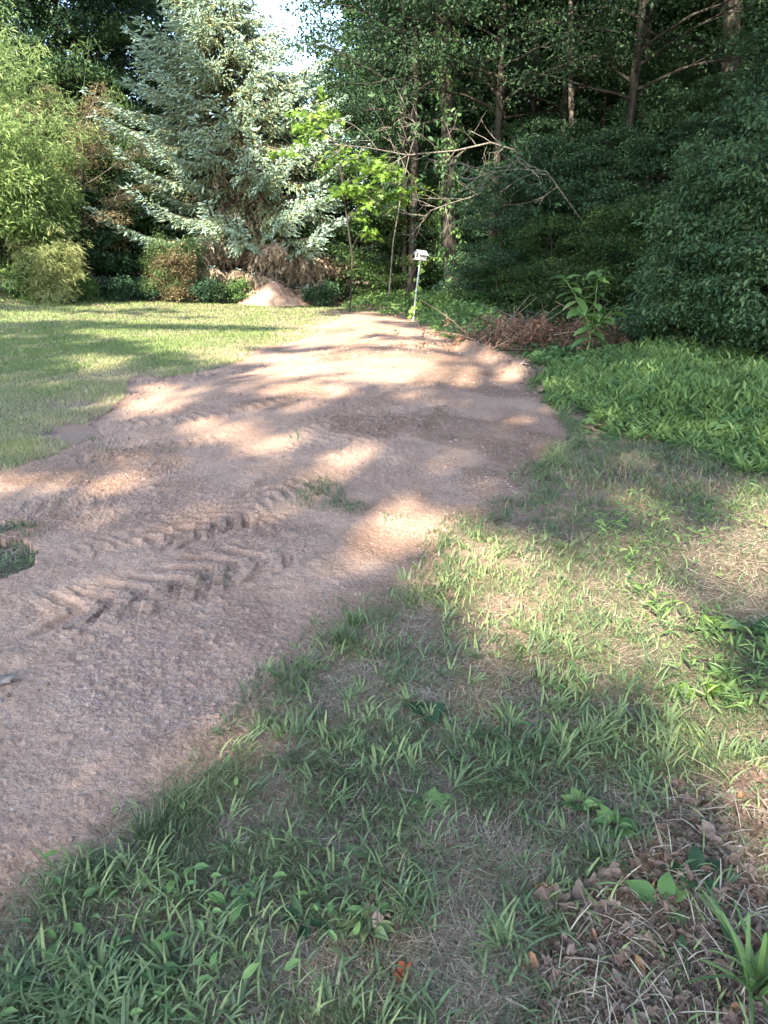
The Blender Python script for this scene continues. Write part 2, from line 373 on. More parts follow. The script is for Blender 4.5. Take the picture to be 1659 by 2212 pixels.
def dirt_z(x, y):
    z = np.zeros_like(x); moist = np.zeros_like(x)
    e = edge_d(x, y); far = sst(4, 9, y)
    z += .014*sst(0, .25, e)+(.03+.10*far)*sst(0, 2.2, e)
    z += .025*(fbm(x, y, .8, 3, 3)-.5)+.018*(fbm(x, y, 5, 4, 31, .6)-.5)+.012*(fbm(x, y, 26, 3, 44, .75)-.5)
    lump = fbm(x, y, 1.1, 3, 77); rough = sst(.48, .62, lump)*.8+.2+sst(.9, .1, e)*.6*far
    cl = noise(x, y, 34, 12); z += .009*sst(.66, .95, cl)*rough
    cl = noise(x, y, 70, 13); z += .007*sst(.62, .95, cl)*rough
    for pts, hw, pit, dep, chev in TR:
        dep = dep*.46
        d, s, sd = segdist(x, y, pts); L = sum(math.dist(a, b) for a, b in zip(pts[:-1], pts[1:]))
        dd = d+.05*(noise(x, y, 7, 61)-.5); ins = sst(hw*1.25, hw*.85, dd)*sst(-.02, .25, s)*sst(L+.02, L-.3, s)
        ph = (s+chev*np.abs(dd-hw*.1)*.5+.05*(noise(x, y, 4, 9)-.5))/pit
        sq = sst(-.12, .28, np.sin(2*pi*ph)); brk = sst(.30, .50, noise(x, y, 3.5, 71)*.6+noise(x, y, 14, 72)*.4)
        z += ins*(-dep*.7+dep*1.5*sq*brk)+dep*.9*sst(hw*1.6, hw*1.15, dd)*sst(hw*.85, hw*1.1, dd)*noise(x, y, 16, 3)*sst(0, .2, s)*sst(L, L-.2, s)
        moist += ins*.22*(1-sq)*brk
    for pts, hw, hh in RID:
        d, s, sd = segdist(x, y, pts); k = sst(hw*1.3, 0, d)
        z += k*hh*(.5+.8*fbm(x, y, 12, 3, 7)); moist += k*.4*sst(.4, .6, noise(x, y, 9, 2))
    n = fbm(x, y, .9, 4, 55)
    moist += sst(.54, .62, n)*.55+sst(.22, 0, e)*.45*sst(5, 7, y)*(x > 0)+sst(.62, .7, fbm(x, y, 3, 3, 91))*.2
    return z, np.clip(moist, 0, .85)
def surf_z(x, y):
    """height of the finished ground"""
    x = np.asarray(x, float); y = np.asarray(y, float); m = isdirt(x, y); z = base_z(x, y)+.02*(fbm(x, y, 4, 3, 2)-.5)
    if m.any():
        dz, _ = dirt_z(x[m], y[m]); z[m] = base_z(x[m], y[m])+dz
    return z

# ------------------------------------------------------------------ ground sheet: grass soil and dirt share one grid
ang = np.radians(np.linspace(64, 2.3, 900)); ys = 1.6/np.tan(ang)
ys = np.concatenate([[-400,-120,-50,-25,-12,-6,-3,-1.5,-.6,0,.4], ys, [44,50,60,80,120,200,400,900]])
s_ = np.concatenate([[-60,-20,-8,-4,-2.6,-1.9,-1.5,-1.3,-1.2,-1.12], np.linspace(-1.06, 1.06, 800), [1.12,1.2,1.3,1.5,1.9,2.6,4,8,20,60]])
w_ = .60*np.abs(ys)+.55
X = w_[:, None]*s_[None]; Y = np.broadcast_to(ys[:, None], X.shape).copy()
Z = base_z(X, Y)+.02*(fbm(X, Y, 4, 3, 2)-.5)
near = (np.abs(X) < 25) & (Y > -8) & (Y < 30)
ID = np.zeros(X.shape, bool); ID[near] = isdirt(X[near], Y[near])
TT = np.zeros(X.shape); nd = near & ~ID; TT[nd] = sst(1.3, .05, edge_d(X[nd], Y[nd]))*sst(.30, .52, fbm(X[nd], Y[nd], 3, 3, 19)+.25*sst(.5, 0, edge_d(X[nd], Y[nd])))
dz, mo = dirt_z(X[ID], Y[ID]); Z[ID] = base_z(X[ID], Y[ID])+dz; TT[ID] = mo
nr, nc = X.shape; idx = np.arange(nr*nc).reshape(nr, nc)
Q = np.stack([idx[:-1, :-1], idx[:-1, 1:], idx[1:, 1:], idx[1:, :-1]], -1).reshape(-1, 4)
VV = np.stack([X, Y, Z], -1).reshape(-1, 3); TTr = TT.ravel(); IDr = ID.ravel()
fd = IDr[Q].sum(1) >= 2
def sheet(name, mask, mat):
    q = Q[mask]; u, inv = np.unique(q, return_inverse=True); b = Buf(); b.add(VV[u], inv.reshape(-1, 4), TTr[u])
    return tag(b.build(name, mat, smooth=True), kind='structure')
sheet('ground', ~fd, M['ground']); sheet('dirt_path', fd, M['dirt'])

# ------------------------------------------------------------------ sampling helpers on the ground
def sample(rng, n, y0, y1, smax=1.15, p=1.0):
    """points in the fan before the camera, denser near it"""
    a0, a1 = math.atan(1.6/y0), math.atan(1.6/y1); a = a1+(a0-a1)*rng.rand(n)**p
    y = 1.6/np.tan(a); s = (rng.rand(n)*2-1)*smax; return s*(.58*y+.35), y
def at3(x, y, dz=0): return np.stack([x, y, surf_z(x, y)+dz], -1)
LAWN_PX = [(-500,600),(0,608),(150,622),(350,638),(520,650),(670,654),(760,655),(900,670)]
LAWN = G([(-700,640),(-300,620),(0,611),(150,624),(350,640),(520,655),(670,659),(760,662),(860,684)])+G([(800,676)]+dirt_left)
def vegz(x, y):    # how grassy the right verge is, 0..1
    g = sst(.30, .6, fbm(x, y, 1.6, 3, 101)*.6+fbm(x, y, 5.5, 2, 105)*.4)
    for p in BARE: g = np.where(inpoly(x, y, p), g*.12, g)
    g = np.where(inpoly(x, y, SUNNY), np.minimum(g+.35, 1), g); g = np.where(inpoly(x, y, LITTER), g*.10, g); return g

# lawn ---------------------------------------------------------------
rng = rs(1)
def build_lawn():
    b = Buf(); a0 = 1.6/7.0; n = 620000
    v = rng.rand(n)**.9; y = 1.6/(1.6/29+(1.6/4.5-1.6/29)*v); x = (rng.rand(n)*1.35-1.15)*(.58*y+.3)
    m = inpoly(x, y, LAWN) & (~isdirt(x, y) | ((edge_d(x, y) < .8*noise(x, y, 3, 77)**1.5) & (rng.rand(len(x)) < .28))); 
    for p in ISL: m |= inpoly(x, y, p)
    x, y = x[m], y[m]
    fr = fbm(x, y, 1.5, 3, 8); e = edge_d(x, y)
    thin = sst(1.5, .1, e)*(.35+.28*sst(.35, .6, noise(x, y, 2.6, 91)))+sst(.55, .7, fr)*.35*sst(16, 8, y)+sst(.5,.0,np.abs(y-7.2)/3)*.15
    k = rng.rand(len(x)) > thin; x, y, fr = x[k], y[k], fr[k]; n = len(x)
    h = (.035+.03*rng.rand(n))*(.7+.6*noise(x, y, 3, 4)); w = .0022*np.maximum(y, 3.5)*.42*(.7+.6*rng.rand(n))
    dry = sst(.42, .60, fr)*.5+sst(1.6, .1, edge_d(x, y))*.45+.30*sst(13, 8, y)
    t = np.clip(.75-.55*dry+.5*(rng.rand(n)-.5)-.5*(rng.rand(n) < .12+.35*dry), 0, 1)
    blades(b, at3(x, y, -.004), h, w, rng.rand(n)*2*pi, .3+.6*rng.rand(n), t, ts=(0, .5, 1), az2=rng.rand(n)*2*pi)
    tag(b.build('lawn', M['lawn']), 'mown pale green lawn rising to the left of the brown dirt', 'grass', kind='stuff')
build_lawn()

# right verge ---------------------------------------------------------
def verge_points(n, seed, y0=.75, y1=13, p=1.0):
    r = rs(seed); x, y = sample(r, n, y0, y1, 1.12, p)
    m = ~inpoly(x, y, LAWN) & (~isdirt(x, y) | ((edge_d(x, y) < .12) & (r.rand(len(x)) < .3))) & ~((x < 0) & (y > 5)); m &= ~inpoly(x, y, STILT)
    return x[m], y[m], r
def dist_w(y): return np.maximum(1, y/1.7)
# dry straw thatch
x, y, r = verge_points(330000, 2); g = vegz(x, y); n = len(x)
b = Buf(); lit = inpoly(x, y, LITTER); keep = r.rand(n) < np.where(lit, .8, .85-.62*g); x, y, g, lit = x[keep], y[keep], g[keep], lit[keep]; n = len(x)
P = at3(x, y, .002+.008*r.rand(n)); az = r.rand(n)*2*pi; L = (.025+.06*r.rand(n)**2); el = (r.rand(n)-.2)*.35
ax = np.stack([np.cos(az)*np.cos(el), np.sin(az)*np.cos(el), np.sin(el)], -1)
scatter(b, np.array([[0,-.5,0],[1,-.3,0],[1,.3,0],[0,.5,0]]), np.array([[0,1,2,3]]), P, frames(ax, np.array([0,0,1.])+.5*(r.rand(n,3)-.5)),
        np.stack([L, .0016*dist_w(y)*(.6+r.rand(n)), L], -1), np.clip(r.rand(n)*.8+.3*(r.rand(n) < .2)-.15*lit, 0, 1))
tag(b.build('dry_thatch', M['straw']), 'dry straw coloured thatch between the grass blades on the verge', 'dry grass', kind='stuff')
# longer loose straw over the litter
x, y = sample(r, 60000, .8, 6, 1.15); k = inpoly(x, y, LITTER) & (r.rand(len(x)) < .11); x, y = x[k], y[k]; n = len(x); az = r.rand(n)*6.283; el = .25*r.randn(n)
b = Buf(); scatter(b, np.array([[0,-.5,0],[.5,-.5,.06],[1,-.3,0],[1,.3,0],[.5,.5,.06],[0,.5,0]]), np.array([[0,1,4,5],[1,2,3,4]]), at3(x, y, .012+.016*r.rand(n)), frames(np.stack([np.cos(az), np.sin(az), el], -1), np.array([0,0,1.])+.5*(r.rand(n,3)-.5)),
        np.stack([.04+.08*r.rand(n), .0018+.0022*r.rand(n), .1+0*x], -1), .35+.6*r.rand(n))
tag(b.build('loose_straw', M['straw']), 'longer pale straw strewn over the leaf litter at lower right', 'straw', kind='stuff')
# fine grass
x, y, r = verge_points(460000, 3); g = vegz(x, y); tuft = noise(x, y, 9, 31)
ed = edge_d(x, y); k = r.rand(len(x)) < (g*.44+.07+.32*sst(3.0, 5.5, y))*(.25+1.0*tuft)+.22*sst(5, 7, y)+.55*sst(.18, .05, ed)*sst(.42, .62, noise(x, y, 2.3, 88))*(y < 7)*(~inpoly(x, y, LITTER)); x, y, g, ed, tuft = x[k], y[k], g[k], ed[k], tuft[k]; n = len(x)
rust = inpoly(x, y, RUST) & (r.rand(n) < .6)
h = (.016+.034*r.rand(n))*(.6+.8*tuft)*(1+.5*sst(.2, .05, ed))*(1+1.1*sst(3, 6, y)); wd = (.0016+.0012*r.rand(n))*dist_w(y)
t = np.clip(.15+.5*r.rand(n)+.35*(noise(x, y, 2.5, 6)-.3), 0, 1); P = at3(x, y, -.003); az = r.rand(n)*6.283; le = .55+.42*r.rand(n)
b = Buf(); q = ~rust; blades(b, P[q], h[q], wd[q], az[q], le[q], t[q], az2=(r.rand(n)*6.283)[q])
tag(b.build('verge_grass', M['grass']), 'short green grass growing patchily on the right verge', 'grass', kind='stuff')
b = Buf(); q = rust; blades(b, P[q], h[q]*.9, wd[q], az[q], le[q], r.rand(q.sum()))
tag(b.build('rusty_grass', M['rust']), 'low rust brown dried grass patch before the tall green weeds', 'grass', kind='stuff')
# crabgrass tufts with broad blades
x, y, r = verge_points(7000, 4); g = vegz(x, y); c = fbm(x, y, 1.3, 2, 66); k = r.rand(len(x)) < (g*1.1+.05)*sst(.30, .6, c)+.04; x, y = x[k], y[k]
nt = len(x); nb = 11; X2 = np.repeat(x, nb); Y2 = np.repeat(y, nb); n = nt*nb
sz = np.repeat(.4+1.0*r.rand(nt)**2, nb); az = np.repeat(r.rand(nt)*6.283, nb)+1.1*r.randn(n); off = .05*r.rand(n)*sz
X2 = X2+np.cos(az)*off; Y2 = Y2+np.sin(az)*off
b = Buf(); tt = np.clip(np.repeat(r.rand(nt)*.8, nb)+.3*r.rand(n)-.1, 0, 1)
blades(b, at3(X2, Y2, .004), (.025+.055*r.rand(n))*sz, (.0055+.004*r.rand(n))*sz**.5*np.maximum(1, Y2/4), az, .72+.26*r.rand(n), tt, ts=(0, .3, .6, .85, 1))
nt = 110000; x, y, r = verge_points(nt, 44); g = vegz(x, y); c = fbm(x, y, 2.0, 3, 67)*.6+noise(x, y, 11, 68)*.4
k = r.rand(len(x)) < (.6+.4*sst(1.6, 2.6, y))*(g*.9+.06)*sst(.42, .64, c)*(.42+.35*inpoly(x, y, SUNNY))+.02; x, y = x[k], y[k]; n = len(x); P = at3(x, y, .004+.02*r.rand(n)); az = r.rand(n)*6.283; L_ = .025+.06*r.rand(n)**1.4
blades(b, P, L_, (.0035+.0045*r.rand(n))*np.maximum(1, y/4), az, .80+.19*r.rand(n), np.clip(.8*noise(x, y, 3, 9)+.5*r.rand(n)-.1, 0, 1), ts=(0, .3, .65, 1))
tag(b.build('crabgrass', M['crab']), 'broad bladed light green crabgrass sprawling over the verge', 'grass', kind='stuff')
# small broad-leaved weeds and clover as ground cover
x, y, r = verge_points(16000, 5, 1.0, 12); g = vegz(x, y); k = (r.rand(len(x)) < .10*sst(.5, .62, fbm(x, y, 1.7, 2, 201))*(g+.1)); x, y = x[k], y[k]; n = len(x)
b = Buf(); az = r.rand(n)*6.283; ax = np.stack([np.cos(az), np.sin(az), .2+.5*r.rand(n)], -1)
scatter(b, *LEAF4, at3(x, y, .02+.03*r.rand(n)), frames(ax, np.array([0,0,1.])+.7*(r.rand(n,3)-.5)), (.022+.03*r.rand(n)), r.rand(n))
tag(b.build('creeping_weeds', M['vine']), 'small round leaved creeping weeds low among the verge grass', 'weeds', kind='stuff')
# stray blades on the dirt
r = rs(6); b = Buf()
for cx, cy, rad, nn in [(690,1075,60,420),(760,1100,40,160),(60,1140,60,260),(240,975,30,40),(640,960,30,30),(850,1130,50,60),(130,1925,50,220),(100,1960,40,160),(500,1680,26,160),(430,1700,20,60),(480,1255,40,40),(1150,1010,20,60),(200,950,25,40),(50,890,40,60)]:
    gx, gy = gnd(cx, cy); gx2, _ = gnd(cx+rad, cy); _, gy2 = gnd(cx, cy-rad*.5); n = nn
    x = gx+(gx2-gx)*r.randn(n)*.6; y = gy+(gy2-gy)*r.randn(n)*.6
    c = r.rand(n) < sst(.35, .6, noise(x, y, 9, 5)); x, y = x[c], y[c]; n = len(x)
    if n: blades(b, at3(x, y), .02+.05*r.rand(n), .0022*dist_w(y), r.rand(n)*6.283, .6+.35*r.rand(n), r.rand(n)*.7)
tag(b.build('stray_grass', M['grass']), 'thin torn tufts of green grass poking through the brown dirt', 'grass', kind='stuff')

x, y = sample(r, 9000, .8, 9, 1.1); k = isdirt(x, y) & (r.rand(9000) < .025+.5*sst(.5, .1, edge_d(x, y))*sst(.45, .6, noise(x, y, 1.7, 4))); x, y = x[k], y[k]; n = len(x); az = r.rand(n)*6.28; b = Buf()
scatter(b, np.array([[0,-.5,0],[1,-.3,0],[1,.3,0],[0,.5,0]]), np.array([[0,1,2,3]]), at3(x, y, .005), frames(np.stack([np.cos(az), np.sin(az), .08*r.randn(n)], -1), np.array([0,0,1.])+.3*r.randn(n, 3)), np.stack([.02+.06*r.rand(n), .002*dist_w(y), .01+0*x], -1), .2+.6*r.rand(n))
tag(b.build('straw_bits', M['straw']), 'short bits of straw and dead grass strewn on the brown dirt', 'straw', kind='stuff')
# tall weeds (stilt grass) --------------------------------------------
UP_ = np.array([0, 0, 1.])
def build_stilt():
    b = Buf(); r = rs(7); xs = [p[0] for p in STILT]; ysx = [p[1] for p in STILT]
    n = 26000; x = min(xs)+(max(xs)-min(xs))*r.rand(n); y = min(ysx)+(max(ysx)-min(ysx))*r.rand(n)**1.2
    wx = x+.6*(noise(x, y, 1.6, 3)-.5)+.3*(noise(x, y, 6, 33)-.5); wy = y+.8*(noise(x, y, 1.6, 13)-.5)+.4*(noise(x, y, 6, 34)-.5)
    k = inpoly(wx, wy, STILT) & (r.rand(n) < .25+.75*sst(0, .7, segdist(x, y, STILT+[STILT[0]])[0])); x, y = x[k], y[k]; n = len(x)
    e = segdist(x, y, STILT+[STILT[0]])[0]; ed = edge_d(x, y)
    hh = (.04+.27*sst(0, 1.3, e))*(.35+1.3*fbm(x, y, 1.6, 3, 5))*(.75+.5*r.rand(n))
    nl = 7; X2 = np.repeat(x, nl); Y2 = np.repeat(y, nl); H2 = np.repeat(hh, nl); t = np.tile(np.linspace(.15, 1, nl), n)
    la = np.repeat(r.rand(n)*6.283, nl); ln = np.repeat(.15+.35*r.rand(n), nl); N = n*nl
    base = np.stack([X2, Y2, base_z(X2, Y2)], -1); base[:, 0] += np.cos(la)*ln*H2*t**2; base[:, 1] += np.sin(la)*ln*H2*t**2; base[:, 2] += H2*t
    az = r.rand(N)*6.283; ax = np.stack([np.cos(az), np.sin(az), -.1+1.0*r.rand(N)+.9*t**3], -1)
    scatter(b, LEAF4[0]*np.array([1, .46, 1]), LEAF4[1], base, frames(ax, np.array([0,0,1.])+.5*(r.rand(N,3)-.5)), .065+.075*r.rand(N)**1.5, np.clip(-.1+.5*np.repeat(fbm(x, y, 2.2, 3, 41), nl)+.45*t+.35*(r.rand(N)-.4), 0, 1))
    m_ = 5200; xb = min(xs)+(max(xs)-min(xs))*r.rand(m_); yb = min(ysx)+(max(ysx)-min(ysx))*r.rand(m_); kk = inpoly(xb, yb, STILT) & (fbm(xb, yb, 1.3, 3, 99) > .53); xb, yb = xb[kk], yb[kk]; m_ = len(xb)
    eb = segdist(xb, yb, STILT+[STILT[0]])[0]; zb = base_z(xb, yb)+(.05+.34*sst(0, 1, eb))*(.5+.6*r.rand(m_)); az = r.rand(m_)*6.283
    scatter(b, LEAF4[0]*np.array([1, 1.3, 1]), LEAF4[1], np.stack([xb, yb, zb], -1), frames(np.stack([np.cos(az), np.sin(az), -.2+0*az], -1), UP_+.4*r.randn(m_, 3)), .07+.09*r.rand(m_), .3*r.rand(m_))
    tag(b.build('tall_weeds', M['stilt']), 'thick bank of fresh green lance leaved weeds right of the dirt', 'weeds', kind='stuff')
    # outlying ones mixed into the verge behind
    b = Buf(); n = 9000; x, y = sample(r, n, 2.2, 13, 1.15); k = ~isdirt(x, y) & (x > 1.2) & ~inpoly(x, y, LITTER) & (r.rand(n) < sst(.48, .62, fbm(x, y, 1.2, 3, 305))+.8*sst(1.2, .2, segdist(x, y, STILT+[STILT[0]])[0])*sst(.4, .6, noise(x, y, 2, 6))) & (x > .30*y) & (r.rand(n) < .45); x, y = x[k], y[k]; n = len(x)
    az = r.rand(n*4)*6.283; P = at3(np.repeat(x, 4), np.repeat(y, 4)); P[:, 2] += .03+.12*r.rand(n*4)*np.repeat(sst(1.5, 5, y), 4); N = n*4
    ax = np.stack([np.cos(az), np.sin(az), .1+.7*r.rand(N)], -1)
    scatter(b, LEAF4[0]*np.array([1, .38, 1]), LEAF4[1], P, frames(ax, np.array([0,0,1.])+.8*(r.rand(N,3)-.5)), .04+.04*r.rand(N), r.rand(N))
    tag(b.build('scattered_weeds', M['stilt']), 'knee low leafy weeds scattered through the verge below the weed bank', 'weeds', kind='stuff')
build_stilt()

# dirt crumbs, clods and stones ---------------------------------------
def rockmesh(r, sub=2, amp=.35, flat=.7):
    import bmesh
    bm = bmesh.new(); bmesh.ops.create_icosphere(bm, subdivisions=sub, radius=1)
    V = np.array([v.co[:] for v in bm.verts]); F = np.array([[v.index for v in f.verts] for f in bm.faces]); bm.free()
    o = r.rand(3)*50
    d = noise(V[:, 0]*2+o[0], V[:, 1]*2+V[:, 2]*1.7+o[1], 1.2, 5)+.5*noise(V[:, 0]*4+V[:, 2]+o[1], V[:, 1]*4+o[2], 1.2, 6)
    V = V*(1+amp*(d-.75))[:, None]*np.array([1, .85, flat]); return V, F
r = rs(8); b = Buf()
x, y = sample(r, 200000, .8, 14, 1.1, 1.0); k = (isdirt(x, y) | ((edge_d(x, y) < .14) & (r.rand(len(x)) < .35))) & (r.rand(len(x)) < .16+1.0*sst(.46, .64, fbm(x, y, 1.1, 3, 77))+.5*sst(.6, .1, edge_d(x, y))*(y > 4)); x, y = x[k], y[k]; n = len(x)
tv = np.array([[1,0,0],[0,1,0],[-1,0,0],[0,-1,0],[0,0,.8],[.6,.6,.45],[-.6,.6,.4],[-.6,-.6,.45],[.6,-.6,.4]])*1.0
tf = np.array([[0,5,4],[5,1,4],[1,6,4],[6,2,4],[2,7,4],[7,3,4],[3,8,4],[8,0,4]])
s = (.0024+.006*r.rand(n)**4+.009*(r.rand(n) < .006))*np.maximum(1, y/3.5); az = r.rand(n)*6.283
scatter(b, tv, tf, at3(x, y, -.001), frames(np.stack([np.cos(az), np.sin(az), .2*r.randn(n)], -1), np.array([0,0,1.])), np.stack([s, s*(.7+.5*r.rand(n)), s], -1), r.rand(n))
tag(b.build('soil_crumbs', M['crumb'], smooth=True), 'small crumbs of brown soil and gravel lying over the dirt', 'soil crumbs', kind='stuff')
protos = []
CL = [(1140,943,12),(1133,965,11),(1048,817,9),(1032,828,6),(1085,812,8),(1125,830,9),(1098,1085,14),(1190,795,7),(988,775,7),(1075,1075,9),(1060,1060,7),(1040,1110,8),
      (1112,925,6),(1150,905,5),(1045,780,8),(1012,1052,6),(1110,1052,7),(1003,800,5),(1208,890,9),(1200,905,7),(930,745,6),(905,705,6),(912,712,5),(105,1490,10),(85,1503,8),(130,1492,7),(20,1515,14),(60,1345,7)]
cl_lab = {0: 'upper dark clod of the pair left of the weed bank', 1: 'lower dark clod of the pair left of the weed bank',
          6: 'large dark clod at the dirt tip jutting into the grass', 2: 'dark clod below the low ridge on the far right edge', 26: 'reddish clod beside the flat grey rock at the left edge'}
for i in range(4):
    V, F = rockmesh(r); bb = Buf(); bb.add(V, F, .5); o = bb.build('soil_clod', M['clod'], smooth=True); protos.append(o)
for i, (px, py, s) in enumerate(CL):
    gx, gy = gnd(px, py); o = protos[i] if i < 4 else protos[i % 4].copy()
    if i >= 4: COL.objects.link(o)
    R = s*.5/1534*gy*1.05; z = float(surf_z(np.array([gx]), np.array([gy]))[0]); o.location = (gx, gy, z+R*.3); o.scale = (R, R, R)
    o.rotation_euler = (0, 0, r.rand()*6); tag(o, cl_lab.get(i, 'small dark lump of soil lying loose on the brown dirt'), 'soil clod', 'soil clods lying on the dirt')
V, F = rockmesh(r, 3, .7, .35); bb = Buf(); bb.add(V*np.array([.055, .034, .04]), F); o = bb.build('flat_rock', M['rock'])
gx, gy = gnd(8, 1490); o.location = (gx, gy, float(surf_z(np.array([gx]), np.array([gy]))[0])+.015); o.rotation_euler = (0, 0, .9); tag(o, 'flat grey brown rock half in the dirt at the left edge', 'rock')

# dirt pile -----------------------------------------------------------
def dirt_pile():
    gx, gy = gnd(597, 661); gy += .7; k = gy/(gy-.7); gx *= k; bz = float(base_z(gx, gy)); b = Buf()
    hw = 1534; R = 78/1534*gy*1.03; H = at(577, 609, gy)[2]-bz
    nr_, na = 60, 120; rr = np.linspace(0, 1.18, nr_)[:, None]; th = np.linspace(0, 2*pi, na, endpoint=False)[None]
    x = rr*np.cos(th)*R; y = rr*np.sin(th)*R*.8
    h = np.clip(1-rr*(1+.08*np.sin(3*th+1)), 0, 1); h = h-.10*np.exp(-(rr/.10)**2)-.06*np.sin(pi*h); z = H*1.22*h+0*th
    z = z+.10*(fbm(x+9, y, 2.2, 4, 5)-.5)*sst(1.15, .8, rr)+.03*(fbm(x, y+5, 9, 3, 6)-.5)+.05*(fbm(x+3, y, 5, 4, 16, .7)-.5)+.05*sst(.55, .9, noise(x, y, 9, 8))+.03*sst(.6, .9, noise(x, y, 17, 8))
    sx = -.12*R*(h**1.0); V = np.stack([x+sx, y, np.where(rr > 1.02, z-.05, z)], -1).reshape(-1, 3)
    i = np.arange(nr_-1)[:, None]*na; j = np.arange(na)[None]; F = np.stack([i+j, i+na+j, i+na+(j+1) % na, i+(j+1) % na], -1).reshape(-1, 4)
    b.add(V, F, np.clip(.9*(fbm(V[:, 0], V[:, 1]+V[:, 2], 3, 4, 9)-.35), 0, .5)); o = b.build('dirt_pile', M['dirt'], smooth=True); o.location = (gx, gy, bz)
    tag(o, 'conical heap of red brown soil on the lawn below the blue spruce', 'dirt pile')
dirt_pile()

# ------------------------------------------------------------------ plants and trees
UP = np.array([0, 0, 1.])
def leafcloud(buf, C, rad, per, leaf, rng, tmpl=LEAF2, flat=.35, ls=(1,), droop=.2, up=.8, tintb=None, wd=1.0, hang=False):
    """sprays: per leaves round every centre C within a flattened disc"""
    n = len(C); N = n*per; c = np.repeat(C, per, 0); R = np.repeat(np.broadcast_to(rad, (n,)), per)
    v = rng.randn(N, 3); v = nrm(v)*(rng.rand(N, 1)**.45); v[:, 2] *= flat
    P = c+v*R[:, None]; P[:, 2] -= droop*R*(v[:, 0]**2+v[:, 1]**2)
    az = np.arctan2(v[:, 1], v[:, 0])+rng.randn(N)*.9; el = -.35+.5*rng.randn(N)
    if hang: el = -1.1+.3*rng.randn(N)
    ax = np.stack([np.cos(az)*np.cos(el), np.sin(az)*np.cos(el), np.sin(el)], -1)
    nh = UP*up+rng.randn(N, 3)*.45
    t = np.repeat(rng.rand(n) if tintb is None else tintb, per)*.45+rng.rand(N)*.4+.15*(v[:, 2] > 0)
    sc = leaf*(.45+.95*rng.rand(N)**1.5)*(.8+.4*np.repeat(rng.rand(n), per)); scatter(buf, tmpl[0]*np.array([1, wd, 1]), tmpl[1], P, frames(ax, nh), sc, np.clip(t, 0, 1))
def skeleton(buf, rng, H, R, z0, nl, r0, lean=(0, 0), up=.35, prof=None, ktr=9, sub=5, trunk=None, fork=True):
    """trunk with limbs; returns spray centres"""
    tz = np.linspace(0, 1, 12); tp = np.stack([lean[0]*tz+.12*np.sin(tz*5+rng.rand()*6)*tz, lean[1]*tz+.12*np.cos(tz*4+rng.rand()*6)*tz, -.1+tz*(H*.95+.1)], -1)
    rad = r0*(1-.85*tz)**.8; rad[0] *= 1.35; tube(trunk or buf, tp, rad, ktr, .5, .12, rng); C = []
    for i in range(nl):
        f = (i+.5)/nl; h = z0+(H-z0)*f*.97; th = i*2.4+rng.rand()*.8; L = R*(prof(f) if prof else (1-.75*f**1.6))*(.75+.45*rng.rand())
        p0 = np.array([np.interp(h, tp[:, 2], tp[:, 0]), np.interp(h, tp[:, 2], tp[:, 1]), h])
        d = np.array([cos(th), sin(th), up*(.4+f)+.15*rng.randn()]); p1 = p0+d*L; c = curve(p0, p1, (0, 0, L*.12*rng.randn()+.1*L), 7, L*.08, rng)
        rl = max(r0*.32*(1-f*.6), .02); tube(buf, c, np.linspace(rl, .006, 7), 5, .5)
        for k in range(sub):
            s = .3+.65*(k+rng.rand())/sub; q = np.array([np.interp(s*6, range(7), c[:, j]) for j in range(3)])
            a2 = th+(1 if k % 2 else -1)*(.5+.6*rng.rand()); l2 = L*(.25+.3*rng.rand())*(1.15-s)
            e = q+np.array([cos(a2), sin(a2), .15*rng.randn()+.1])*l2*1.6; cc = curve(q, e, (0, 0, .05*l2), 4); tube(buf, cc, np.linspace(rl*.35, .004, 4), 4, .5)
            C += [cc[2], cc[3]]
        C += [c[5], c[6], c[4]+.2*rng.randn(3)]
    return np.array(C)
def broadleaf(name, rng, H, R, z0, nl, per, leaf, mat, barkm, label, cat='tree', group=None, loc=(0, 0, 0), r0=.16, spray=.75, flat=.3, tmpl=LEAF2, lean=(0, 0), up=.3, prof=None, sub=5, droop=.2, wd=1.0):
    t = empty(name, loc, label, cat, group); tb = Buf(); lb = Buf(); fb = Buf()
    C = skeleton(lb, rng, H, R, z0, nl, r0, lean, up, prof, sub=sub, trunk=tb)
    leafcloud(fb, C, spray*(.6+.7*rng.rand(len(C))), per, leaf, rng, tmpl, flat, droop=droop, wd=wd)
    tb.build('trunk', barkm, t, True); lb.build('branches', barkm, t, True); fb.build('crown', mat, t); return t
def bz(x, y): return float(base_z(x, y))

